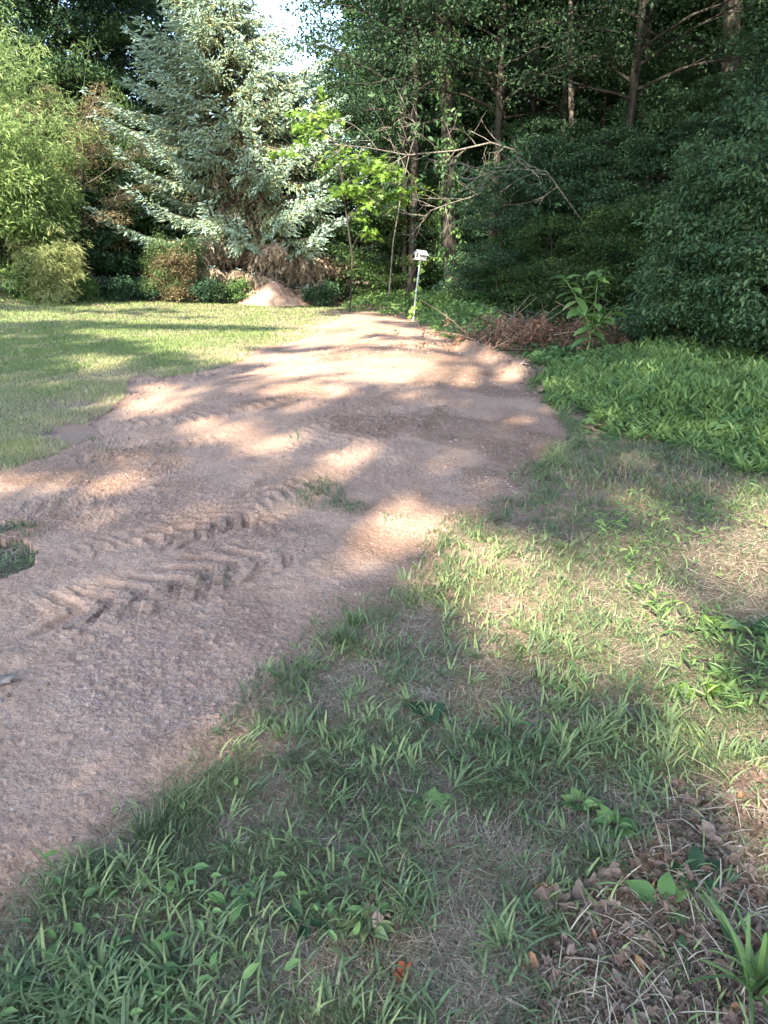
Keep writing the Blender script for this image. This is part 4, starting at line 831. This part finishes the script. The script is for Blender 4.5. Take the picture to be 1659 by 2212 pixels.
# big shrub on the right, vine patch, brush, tall weed ----------------------------
def big_shrub(px, Y, H, R, label, seed, nl=60, per=105, leaf=.072, mat='shrub'):
    g = at(px, 800, Y); z = bz(g[0], Y)
    return broadleaf('honeysuckle_shrub', rs(seed), H, R, .15, nl, per, leaf, M[mat], M['bark'], label, 'shrub', 'large shrubs on the right', (g[0], Y, z), r0=.05, spray=.42, flat=.35, tmpl=LEAF4, up=.75, sub=5, prof=lambda f: .95+.25*f-.75*f*f, wd=.95)
big_shrub(1600, 11.3, 2.6, 1.5, 'big arching dark green shrub filling the right edge behind the weed bank', 301, 62)
big_shrub(1760, 10.0, 2.6, 1.7, 'arching dark shrub half outside the right side of the view', 302, 46)
big_shrub(1480, 12.4, 1.9, 1.0, 'lower bluish green shrub on the left flank of the big right shrub', 303, 40, 60, .09)
r = rs(310)
def groundcover(poly, n, hmax, leaf, mat, name, label, cat, seed, y_off=0, tmpl=LEAF4, wd=1.2, up=.9, bumps=1.2, tmax=1):
    r = rs(seed); b = Buf(); xs = [p[0] for p in poly]; yy = [p[1] for p in poly]; x = min(xs)+(max(xs)-min(xs))*r.rand(n); y = min(yy)+(max(yy)-min(yy))*r.rand(n)
    k = inpoly(x+.6*(noise(x, y, 1.5, 3)-.5), y+.6*(noise(x, y, 1.5, 4)-.5), poly) & ~isdirt(x, y); x, y = x[k], y[k]; n = len(x)
    e = segdist(x, y, poly+[poly[0]])[0]; hh = hmax*(.25+.75*sst(0, 1, e))*(.35+1.1*fbm(x, y, bumps, 3, seed)); z = base_z(x, y)+hh*(1-r.rand(n)**2*.8)
    az = r.rand(n)*6.28; scatter(b, tmpl[0]*np.array([1, wd, 1]), tmpl[1], np.stack([x, y, z], -1), frames(np.stack([np.cos(az), np.sin(az), -.2+.5*r.randn(n)], -1), UP*up+r.randn(n, 3)*.4), leaf*(.6+.8*r.rand(n)), np.clip(r.rand(n)*tmax, 0, 1))
    return tag(b.build(name, M[mat]), label, cat, kind='stuff')
groundcover(G([(740,668),(770,636),(860,640),(1000,655),(1130,690),(1140,745),(1100,768),(1010,738),(950,722),(915,705),(880,686),(800,672)]), 26000, .55, .10, 'vine', 'vine_patch', 'mound of green vines and weeds along the far right edge of dirt', 'vines', 311)
groundcover(G([(690,640),(1000,640),(1250,660),(1500,690),(1900,700),(1900,790),(1400,760),(1180,772),(1100,740),(1000,690),(860,655),(740,655)]), 30000, .55, .12, 'forest2', 'woodland_undergrowth', 'dark low undergrowth along the foot of the woods', 'undergrowth', 312)
groundcover(G([(1130,745),(1300,760),(1500,760),(1800,790),(1800,860),(1400,790),(1240,790),(1150,790)]), 12000, .32, .09, 'vine', 'shaded_weeds', 'shaded broad leaved weeds between the brush pile and weed bank', 'weeds', 313, tmax=.6)
groundcover(G([(930,722),(1040,735),(1090,758),(1060,765),(1000,748),(940,730)]), 3500, .22, .11, 'stilt', 'verge_weeds', 'bright green grassy weeds hugging the dirt edge below the vines', 'weeds', 314, wd=.5)
def brush():
    r = rs(320); g = gnd(1190, 765); Y = g[1]+.6; x0 = at(1190, 740, Y)[0]; t = empty('brush_pile', (x0, Y, bz(x0, Y)), 'heap of cut branches with withered red brown leaves behind the weeds', 'brush pile'); b = Buf(); f = Buf(); C = []
    for i in range(120):
        px = 1010+330*r.rand(); u = (px-1010)/330; hh = .10+.30*math.exp(-((u-.45)/.25)**2); p = at(px, 740, Y)-np.array([x0, Y, 0]); p[1] = r.randn()*.45; p[2] = hh*r.rand()**.7
        a = r.rand()*6.28 if i % 3 else .2*r.randn()+.35; L = .5+.8*r.rand(); d = np.array([cos(a), sin(a)*.6, .15+.3*r.randn()]); e = p+d*L; e[2] = max(e[2], .03); c = curve(p, e, r.randn(3)*.1, 5); tube(b, c, np.linspace(.012, .004, 5), 4, .6)
        for q in c[1:]:
            if q[2] < .55: C += [q, q+r.randn(3)*.06]
    tube(b, [(-.8, -.3, .08), (0, -.4, .12), (.9, -.35, .07)], [.02, .016, .012], 5, .3)
    leafcloud(f, np.array(C), .15, 10, .075, r, LEAF4, .8, hang=False, up=.3, wd=.9); b.build('cut_branches', M['twig'], t); f.build('withered_leaves', M['brush'], t)
    for px, py, H, lab in [(1070, 720, .55, 'upright withered brown stalk left of the brush pile, leftmost one'), (1135, 735, .45, 'withered brown stalk standing at the left end of the brush pile'), (1165, 725, .62, 'taller withered brown stalk just left of the tall green weed')]:
        Yq = g[1]+.2; q = at(px, py, Yq); zz = bz(q[0], Yq); s = empty('withered_stalk', (q[0], Yq, zz), lab, 'dead plant', 'withered stalks by the brush pile'); b = Buf(); f = Buf(); c = curve((0, 0, 0), (.06, 0, H), (.05, 0, 0), 6); tube(b, c, .006, 4, .4)
        leafcloud(f, c[2:], .08, 12, .10, r, LEAF4, 1.2, hang=True, up=.3, wd=.7); b.build('stalk', M['twig'], s); f.build('leaves', M['brush'], s)
brush()
def tallweed(px, py, Y, H, label, seed, leaf=.24, n=6, mat='vine', name='tall_weed', cat='weed', ww=1.15, group=None, side=True):
    r = rs(seed); g = at(px, py, Y); z = float(surf_z(np.array([g[0]]), np.array([Y]))[0]); t = empty(name, (g[0], Y, z), label, cat, group); b = Buf(); f = Buf()
    sts = [((0, 0, 0), (.06*H, 0, H))]+([((0.02*H, 0, H*.45), (-.30*H, -.05, H*.93)), ((.02*H, 0, H*.4), (.28*H, .1, H*.62)), ((.03*H, 0, H*.35), (.10*H, -.1*H, H*.55))] if side else [])
    for p0, p1 in sts:
        c = curve(p0, p1, (.05*H, 0, 0), 8); tube(b, c, np.linspace(.011*H, .004*H, 8), 6, .5)
        L = np.linalg.norm(np.subtract(p1, p0)); kk = max(3, int(L/H*n*2))
        for i in range(kk):
            s = .3+.7*(i+.5)/kk; q = np.array([np.interp(s*7, range(8), c[:, j]) for j in range(3)]); m = 2 if s < .9 else 5; a0 = i*1.57+r.rand()*.5
            az = a0+np.arange(m)*2*pi/m; el = (.5*s-.45)+.2*r.randn(m); ax = np.stack([np.cos(az)*np.cos(el), np.sin(az)*np.cos(el), np.sin(el)], -1)
            scatter(f, OVAL[0]*np.array([1, ww*.8, 1]), OVAL[1], np.tile(q, (m, 1)), frames(ax, np.tile(UP, (m, 1))+r.randn(m, 3)*.15), leaf*(1.1-.45*s)*(.8+.4*r.rand(m)), .3+.6*r.rand(m))
    b.build('stem', M['stem'], t, True); f.build('leaves', M[mat], t, True)
tallweed(1262, 772, 10.9, 1.42, 'tall broad leaved green weed standing before the brush pile', 330, .33, 7)
tallweed(1490, 800, 10.6, .5, 'small broad leaved weed at the back of the weed bank', 331, .16, 4)

# distinct near plants ---------------------------------------------------------
def rosette(px, py, name, label, cat, nleaf, L, wd, mat, seed, el0=.35, group=None, tmpl=OVAL):
    r = rs(seed); gx, gy = gnd(px, py); z = float(surf_z(np.array([gx]), np.array([gy]))[0]); b = Buf(); L *= .72; wd *= .8
    az = np.arange(nleaf)*2.4+r.rand(nleaf)*.5; el = el0+.25*r.randn(nleaf); ax = np.stack([np.cos(az)*np.cos(el), np.sin(az)*np.cos(el), np.sin(el)], -1)
    P = np.stack([.012*np.cos(az), .012*np.sin(az), .01+0*az], -1); scatter(b, tmpl[0]*np.array([1, wd, 1.6]), tmpl[1], P, frames(ax, np.tile(UP, (nleaf, 1))+r.randn(nleaf, 3)*.25), L*(.6+.5*r.rand(nleaf)), r.rand(nleaf))
    o = b.build(name, M[mat], smooth=True); o.location = (gx, gy, z); return tag(o, label, cat, group)
def strapgrass(px, py, name, label, n, L, w, mat, seed, lean=.7, group=None):
    r = rs(seed); gx, gy = gnd(px, py); z = float(surf_z(np.array([gx]), np.array([gy]))[0]); b = Buf(); az = r.rand(n)*6.283
    L *= .66; w *= .62; n = int(n*1.3); az = r.rand(n)*6.283; lean = min(lean+.12, .9)
    blades(b, np.stack([.02*r.randn(n), .02*r.randn(n), 0*az], -1), L*(.55+.5*r.rand(n)), w*(.7+.5*r.rand(n)), az, np.clip(lean+.25*r.randn(n), .1, .97), r.rand(n)*.8, ts=(0, .2, .4, .6, .8, .92, 1))
    o = b.build(name, M[mat]); o.location = (gx, gy, z); return tag(o, label, 'grass tuft', group)
rosette(1535, 1352, 'seedling', 'lime yellow seedling with pointed leaves in the sunlit verge at right', 'weed', 8, .10, .9, 'limeleaf', 401, .7)
rosette(1615, 1365, 'dock_plant', 'large grey green broad leaf plant at the right edge beside the seedling', 'weed', 6, .26, .9, 'vine', 402, .25)
rosette(1470, 1505, 'clover_clump', 'bright green clover clump in the sunlit verge near the right edge', 'clover', 40, .07, 1.3, 'maple', 403, .8)
rosette(1545, 1500, 'clover_clump', 'second clover clump close to the right edge under the broad leaf plant', 'clover', 34, .07, 1.3, 'maple', 404, .8)
rosette(1560, 1470, 'nettle_weed', 'serrated green weed above the clover clumps at the right', 'weed', 16, .10, 1.0, 'stilt', 405, .6)
rosette(925, 1550, 'plantain', 'grey green crinkled plantain rosette in the middle of the verge', 'weed', 9, .11, 1.6, 'shrub', 406, .2)
rosette(925, 1745, 'ivy_seedling', 'bluish three lobed leaf low in the shaded grass', 'weed', 5, .085, 1.7, 'vine', 407, .3, tmpl=MAPLE)
rosette(1325, 1790, 'chickweed', 'leafy green weed cluster right of centre with a white flower spike', 'weed', 26, .085, 1.1, 'vine', 408, .45)
rosette(1250, 1740, 'chickweed', 'leafy weed cluster just left of the white flower spike', 'weed', 20, .08, 1.1, 'stilt', 409, .5)
rosette(1505, 1905, 'pokeweed', 'dark green weed by the fallen leaves at the lower right', 'weed', 6, .12, 1.1, 'shrub', 410, .35)
rosette(1430, 1960, 'pokeweed', 'three leaved green seedling on the leaf litter at lower right', 'weed', 4, .12, 1.2, 'vine', 411, .3)
rosette(1470, 2070, 'strawberry_plant', 'small three leaflet plant on the litter near the right edge', 'weed', 6, .075, 1.4, 'shrub', 412, .25)
rosette(1600, 2060, 'strawberry_plant', 'small leaflet plant on the litter close to the right border', 'weed', 7, .08, 1.4, 'shrub', 413, .25)
rosette(800, 2010, 'smartweed', 'upright pointed leaf weed low in the shaded foreground grass', 'weed', 12, .10, .9, 'crab', 414, .6)
rosette(660, 1100+900, 'smartweed', 'pointed leaf weed left of the upright one in the foreground', 'weed', 8, .09, .8, 'shrub', 415, .5)
strapgrass(1640, 2140, 'day_lily', 'dark green strap leaved tuft in the bottom right corner', 24, .34, .020, 'stilt', 420, .6)
strapgrass(1185, 1925, 'grass_tuft', 'small upright yellow green grass tuft below the middle of the verge', 16, .13, .007, 'crab', 421, .25, 'grass tufts on the verge')
strapgrass(1300, 1870, 'grass_tuft', 'spreading thick green grass tuft at the edge of the litter', 60, .15, .008, 'grass', 422, .6, 'grass tufts on the verge')
strapgrass(1440, 1760, 'grass_tuft', 'long arching single bladed grass by the sunlit straw', 6, .26, .010, 'crab', 423, .75, 'grass tufts on the verge')
strapgrass(1100, 2040, 'grass_tuft', 'long sprawling crabgrass runner in the shaded foreground', 16, .20, .010, 'crab', 424, .85, 'grass tufts on the verge')
strapgrass(880, 1960, 'grass_tuft', 'broad bladed tuft in the foreground right of the upright weed', 18, .16, .010, 'crab', 425, .75, 'grass tufts on the verge')
strapgrass(320, 1800, 'grass_tuft', 'dark tussock at the dirt edge in the lower left', 120, .12, .005, 'grass', 426, .5, 'grass tufts on the verge')
strapgrass(390, 1745, 'grass_tuft', 'dark tussock right above the lower left one at the dirt edge', 90, .11, .005, 'grass', 427, .5, 'grass tufts on the verge')
strapgrass(215, 1880, 'grass_tuft', 'dark tussock below the lower left one at the dirt edge', 120, .12, .005, 'grass', 428, .55, 'grass tufts on the verge')
strapgrass(740, 1395, 'grass_tuft', 'dark green tussock jutting into the dirt halfway up the verge', 160, .14, .007, 'grass', 429, .55, 'grass tufts on the verge')
strapgrass(765, 1350, 'grass_tuft', 'light green tussock just above the dark one jutting into the dirt', 80, .12, .009, 'crab', 430, .6, 'grass tufts on the verge')
for i, (px, py) in enumerate([(60,2110),(170,2080),(30,2180),(250,2130),(120,2170),(330,2160),(200,2200),(420,1960),(500,1850),(560,1950),(620,1580),(700,1600),(650,1500),(840,1470),(930,1640),(740,1730)]):
    strapgrass(px, py, 'crabgrass_plant', 'broad bladed light green crabgrass plant in the shaded foreground verge', 12, .125, .012, 'crab', 440+i, .84, 'crabgrass plants in the foreground')

# fallen leaves -------------------------------------------------------------
r = rs(500); lv = []
mats = ['deadleaf', 'deadleaf', 'deadleaf', 'orangefall']
for i, (tm, mt) in enumerate([(OAK, 'deadleaf'), (OAK, 'deadleaf'), (OAK, 'deadleaf'), (OVAL, 'orangefall'), (OAK, 'redfall')]):
    b = Buf(); V = tm[0].copy(); V[:, 2] = V[:, 2]+.45*(noise(V[:, 0]+i*3, V[:, 1], 4, i)-.3)+.9*V[:, 1]**2*(1.2 if i % 2 else .8)+.3*(V[:, 0]-.5)**2; V[:, 1] *= .8+.35*noise(V[:, 0]*9, V[:, 1]*7, 1, 40+i)
    b.add((V-np.array([.5, 0, 0])), tm[1], [.55, .38, .45, .5, .5][i]); lv.append(b.build('fallen_leaf', M[mt]))
usedl = set()
def leafat(px, py, k, s, label, ang=None):
    gx, gy = gnd(px, py); o = lv[k] if k not in usedl else lv[k].copy()
    if k in usedl: COL.objects.link(o)
    usedl.add(k); o.location = (gx, gy, float(surf_z(np.array([gx]), np.array([gy]))[0])+.012); o.scale = (s, s, s)
    o.rotation_euler = (.4*r.randn(), .3*r.randn(), ang if ang is not None else r.rand()*6.28); tag(o, label, 'fallen leaf', 'fallen leaves on the verge')
leafat(868, 2112, 4, .05, 'rust red curled leaf near the bottom centre of the grass'); leafat(1140, 2088, 3, .06, 'orange curled leaf right of the rust red one')
leafat(1370, 2090, 3, .075, 'orange leaf on the litter beside the pale stem'); leafat(1180, 1930, 3, .08, 'orange brown leaf under the small yellow green tuft')
leafat(1530, 1815, 0, .10, 'pale whitish lobed leaf on the litter at lower right'); leafat(815, 1985, 0, .09, 'pale pinkish leaf left of the foreground weed')
leafat(1185, 1960, 1, .10, 'tan lobed leaf below the small yellow green tuft'); leafat(1320, 1900, 0, .09, 'pale leaf beside the thick spreading tuft'); leafat(1240, 1960, 2, .10, 'brown lobed leaf left of the bare soil')
leafat(930, 1270, 1, .12, 'large brown leaf at the tip of the dirt halfway up'); leafat(975, 1295, 1, .10, 'brown leaf just below the one at the dirt tip')
leafat(1010, 1655, 0, .05, 'tiny white leaf in the middle of the verge'); leafat(540, 2030, 4, .03, 'tiny red leaf in the shaded lower left grass')
cnt = 0
while cnt < 70:
    px = 1150+520*r.rand(); py = 1640+570*r.rand(); g = gnd(px, py)
    if not inpoly(np.array([g[0]]), np.array([g[1]]), LITTER)[0]: continue
    leafat(px, py, [0, 1, 1, 1, 2, 1, 1, 3][r.randint(8)], .03+.04*r.rand(), 'curled brown leaf lying among many on the litter at lower right'); cnt += 1
x, y = sample(r, 120000, .8, 12, 1.15); k = inpoly(x, y, LITTER) & (r.rand(len(x)) < .6) | (~isdirt(x, y) & (x > .3) & ~inpoly(x, y, LAWN) & ~inpoly(x, y, STILT) & (r.rand(len(x)) < .008+.02*sst(.5, .65, fbm(x, y, 1.5, 2, 51))))
x, y = x[k], y[k]; n = len(x); b = Buf(); az = r.rand(n)*6.28
scatter(b, LEAF4[0]*np.array([1, 1.0, 3]), LEAF4[1], at3(x, y, .004+.008*r.rand(n)), frames(np.stack([np.cos(az), np.sin(az), .2*r.randn(n)], -1), UP+r.randn(n, 3)*.4), .010+.028*r.rand(n)**2.5, r.rand(n))
x, y = sample(r, 30000, .8, 6, 1.15); k = inpoly(x, y, LITTER); x, y = x[k][:1400], y[k][:1400]; n = len(x); az = r.rand(n)*6.28
for tm in (OAK, OVAL):
    h_ = r.rand(n) < .5; V_ = tm[0].copy(); V_[:, 2] += .8*V_[:, 1]**2+.4*(noise(V_[:, 0], V_[:, 1], 5, 3)-.5); ta = tm[1]
    scatter(b, V_, ta, at3(x, y, .008+.012*r.rand(n))[h_], frames(np.stack([np.cos(az), np.sin(az), .3*r.randn(n)], -1), UP+r.randn(n, 3)*.45)[h_], (.02+.035*r.rand(n))[h_], (.7*r.rand(n))[h_])
tag(b.build('leaf_litter', M['deadleaf']), 'brown crumbled leaf litter covering the soil at the lower right', 'leaf litter', kind='stuff')
def twig(pts, rad, label, t=.9):
    q = np.array([[*gnd(*p)] for p in pts]); z = surf_z(q[:, 0], q[:, 1])+.012; P = np.column_stack([q, z]); o0 = P[0].copy(); b = Buf(); tube(b, P-o0, rad, 5, t); o = b.build('twig', M['twig'], smooth=True); o.location = o0.tolist(); tag(o, label, 'twig', 'twigs on the ground')
twig([(1160,2025),(1180,2010),(1195,1995),(1215,1990)], .004, 'pale bent twig on the bare soil in the foreground')
twig([(1345,2150),(1362,2110),(1368,2060),(1362,2020)], .005, 'pale curved stem across the soil at lower right'); twig([(1010,2100),(1060,2075),(1130,2060)], .0035, 'thin straight twig on the foreground soil')
twig([(1310,2095),(1305,2050),(1290,1990)], .004, 'reddish thin stem beside the pale curved one', .4); twig([(640,1650),(680,1635),(705,1625)], .003, 'short straw coloured twig near the dirt edge')
twig([(1480,1870),(1530,1880),(1600,1865)], .005, 'brown twig lying across the litter at right', .3)

# ------------------------------------------------------------------ added shade trees, crowns cut open over the patches left sunlit
LIT = [  # picture patches that the crowns below leave in the sun
 [(-600,590),(760,590),(760,650),(560,652),(420,648),(250,655),(0,650),(-600,650)],
 [(-300,664),(250,666),(500,674),(690,676),(735,690),(700,722),(620,750),(560,800),(450,802),(400,775),(270,742),(120,712),(-300,718)],
 [(120,772),(200,765),(270,778),(262,802),(180,806)],
 [(280,842),(330,832),(400,834),(430,850),(425,880),(360,892),(300,905),(235,905),(262,872)],
 [(400,925),(440,900),(500,908),(560,935),(650,950),(630,985),(520,978),(430,955)],
 [(560,862),(640,838),(740,838),(770,866),(700,893),(610,885)],
 [(560,760),(740,674),(900,690),(1000,735),(1050,752),(1120,790),(1120,830),(1060,850),(960,850),(900,880),(800,880),(760,835),(560,832),(470,818),(380,812),(480,790)],
 [(-300,1025),(0,1022),(160,1000),(300,1015),(360,1040),(300,1070),(130,1082),(-300,1090)],
 [(640,1010),(740,985),(820,1000),(860,1040),(960,1090),(985,1130),(960,1215),(880,1225),(800,1190),(700,1170),(690,1120),(760,1080),(700,1050)],
 [(330,1100),(480,1090),(560,1110),(500,1135),(380,1140)],
 [(70,1290),(160,1240),(300,1215),(350,1240),(300,1300),(180,1330),(90,1345)],
 [(940,1125),(1041,1115),(1110,1155),(1200,1200),(1307,1222),(1387,1255),(1503,1310),(1590,1376),(1620,1440),(1900,1514),(1900,1830),(1659,1815),(1493,1715),(1450,1630),(1360,1560),(1200,1530),(1147,1500),(1000,1465),(985,1381),(1074,1333),(940,1258)],
]
def wood():  # leaf cover added for shade, dropped wherever sun should reach
    r = rs(600); n = 285000
    gx = -22+66*r.rand(n); gy = -3+76*r.rand(n); z = 12+9.5*r.rand(n)
    P = np.stack([gx, gy, 0*gx], -1)+SUN*(z/SUN[2])[:, None]
    # where its shadow meets the terrain
    g = P.copy()
    for _ in range(5):
        h = base_z(g[:, 0], g[:, 1]); t = (P[:, 2]-h)/SUN[2]; g = P-SUN*t[:, None]
    px, py = pix(g[:, 0], g[:, 1], g[:, 2]); px = px+26*(noise(gx, gy, 1.6, 3)-.5); py = py+18*(noise(gx, gy, 1.6, 4)-.5)*np.clip((np.nan_to_num(py)-560)/400, .1, 2)
    lit = np.zeros(n, bool)
    for p in LIT: lit |= inpoly(px, py, p)
    streak = (noise(g[:, 0]*.35+g[:, 1]*.2, g[:, 1]*1.4, 1, 77) > .63); big = inpoly(px, py, LIT[6])|inpoly(px, py, LIT[1])
    lit &= ~(streak & big)
    keep = ~lit & ~((gx < -(.62*gy+2.4)) & (gy < 22)) & ~((gx > .62*gy+3.2) & (gy < 8)) & (gy > -.2) & ~((P[:, 1] > 12) & (P[:, 0] < -.085*P[:, 1])) & ~((P[:, 1] > 12) & (gy > 52) & (P[:, 0] < -.05*P[:, 1]))
    mott = inpoly(px, py, [(1190,965),(1800,960),(1800,1290),(1560,1290),(1300,1200),(1120,1140),(1060,1110),(1200,1090)]); keep &= ~(mott & (noise(gx, gy, 1.1, 15) > .56))
    def seg(a, b, R):
        a = np.array(a, float); b = np.array(b, float); u = b-a; L = np.linalg.norm(u); best = np.full(n, 1e9)
        for s in np.linspace(0, 1, 14):
            c = a+u*s; w = P-c; al = w@SUN; d = np.linalg.norm(w-al[:, None]*SUN, axis=1); best = np.minimum(best, d)
        return best < R*(.85+.3*noise(gx, gy, .8, 9))
    keep &= ~seg((SPX[0], SPX[1], 1), (SPX[0]-.8, SPX[1], 6), 5.4); keep &= ~seg((SPX[0]-.8, SPX[1], 6), (SPX[0]-1.6, SPX[1], 12), 3.8)
    for yy, xa, xb, zm in ((23.0, -22, -7, 9.5), (22.5, -11, -.5, 6), (25.0, -12.5, 1, 12), (27.5, -12.5, 1, 13.5), (21.5, -22, -7, 6)):
        t = (P[:, 1]-yy)/SUN[1]; qx = P[:, 0]-SUN[0]*t; qz = P[:, 2]-SUN[2]*t; keep &= ~((qx > xa) & (qx < xb) & (qz > -.2) & (qz < zm) & ((noise(qx, qz, .9, 41) < .80) | (yy > 24)))
    keep &= ~seg((-17, 22.5, 2), (-8, 23.2, 2), 2.2); keep &= ~seg((-17, 23, 5), (-10, 23.5, 5), 2.8)
    a = at(790, 400, 21.5); keep &= ~seg(a-[.8, 0, .8], a+[.9, 0, .6], 1.1); a = at(680, 260, 21.5); keep &= ~seg(a-[.5, 0, .3], a+[.5, 0, .3], .9)
    a = at(740, 315, 19.5); c = at(1060, 320, 20); keep &= ~seg(a, c, .45); a = at(930, 455, 19.6); c = at(1010, 400, 19.8); keep &= ~seg(a, c, .5)
    a = at(908, 545, 18.5); keep &= ~seg(a, a+[.1, 0, .3], .35); a = at(800, 630, 20.5); keep &= ~seg(a-[.5, 0, 0], a+[.4, 0, 0], .35)
    a = at(1320, 60, 22); keep &= ~(seg(a-[2, 0, 1.5], a+[3, 0, 1.5], 2.0) & (noise(gx, gy, 1.1, 12) > .5))
    keep &= noise(gx, gy, 2.4, 21)+.5*noise(gx, gy, 6, 22) > .26
    for (fx, fz) in ((3.5, 7.0), (6, 9), (11.5, 8.5), (8.5, 6.5), (1, 9)):
        a = np.array([fx, 20.5, fz]); keep &= ~(seg(a-[1.2, 0, 1], a+[1.2, 0, 1], 1.5) & (noise(gx, gy, 1.3, 12) > .50))
    keep |= inpoly(px, py, [(575,560),(730,560),(730,664),(598,664)]) & (r.rand(n) < .95)  # leaves put back to shade the right side of the dirt pile
    P = P[keep]; n = len(P)
    TR_ = [(-6.5, -9), (-2.5, -10), (-19, -8), (5, -5), (-24, 5), (9.5, 2.5), (12.5, 8), (-14, -14), (17, 19), (7, 33), (21, 34), (32, 28)]  # added trunks, each carries the shade leaves nearest to it
    LB = ['tall shade tree behind the camera over the near dirt', 'tall shade tree straight behind the camera', 'tall shade tree left behind the camera by the lawn', 'shade tree right behind the camera',
          'shade tree left of the lawn outside the view', 'shade tree right of the verge outside the view', 'shade tree right of the weed bank outside the view', 'farthest shade tree left behind the camera', 'tall tree in the woods right of the view', 'tall canopy tree deep in the woods behind the vine clad trunk', 'tall canopy tree deep in the right hand woods', 'tall canopy tree far right in the woods']
    ctr = np.array(TR_, float); who = np.argmin(((P[:, None, :2]-ctr[None])**2).sum(2), 1)
    az = r.rand(n)*6.28; ax = np.stack([np.cos(az), np.sin(az), .3*r.randn(n)], -1); nh = nrm(SUN*.9+r.randn(n, 3)*.5)
    for i, (tx, ty) in enumerate(TR_):
        q = who == i
        if q.sum() < 50: continue
        z0 = bz(tx, ty); t = empty('shade_tree', (tx, ty, z0), LB[i], 'tree', 'shade trees around the camera'); o = np.array([tx, ty, z0]); fb = Buf()
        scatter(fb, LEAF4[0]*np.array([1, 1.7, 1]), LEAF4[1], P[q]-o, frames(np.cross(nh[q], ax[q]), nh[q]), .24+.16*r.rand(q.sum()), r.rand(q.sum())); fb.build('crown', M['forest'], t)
        tb = Buf(); tz = np.linspace(0, 1, 12); tube(tb, np.stack([.3*np.sin(tz*4), .2*np.cos(tz*3)-.2, -.2+20*tz], -1), .32*(1-.75*tz), 10, .5, .1, r); tb.build('trunk', M['bark'], t, True)
        lb = Buf(); PP = P[q]-o
        for _ in range(16):
            e = PP[r.randint(len(PP))]; h = max(5.0, e[2]-4-3*r.rand()); tube(lb, curve((0, 0, h), e, (0, 0, .6), 6), np.linspace(.09, .02, 6), 5, .5)
        lb.build('branches', M['bark'], t, True)
wood()
print('objects', len(bpy.data.objects), 'verts', sum(len(m.vertices) for m in bpy.data.meshes))
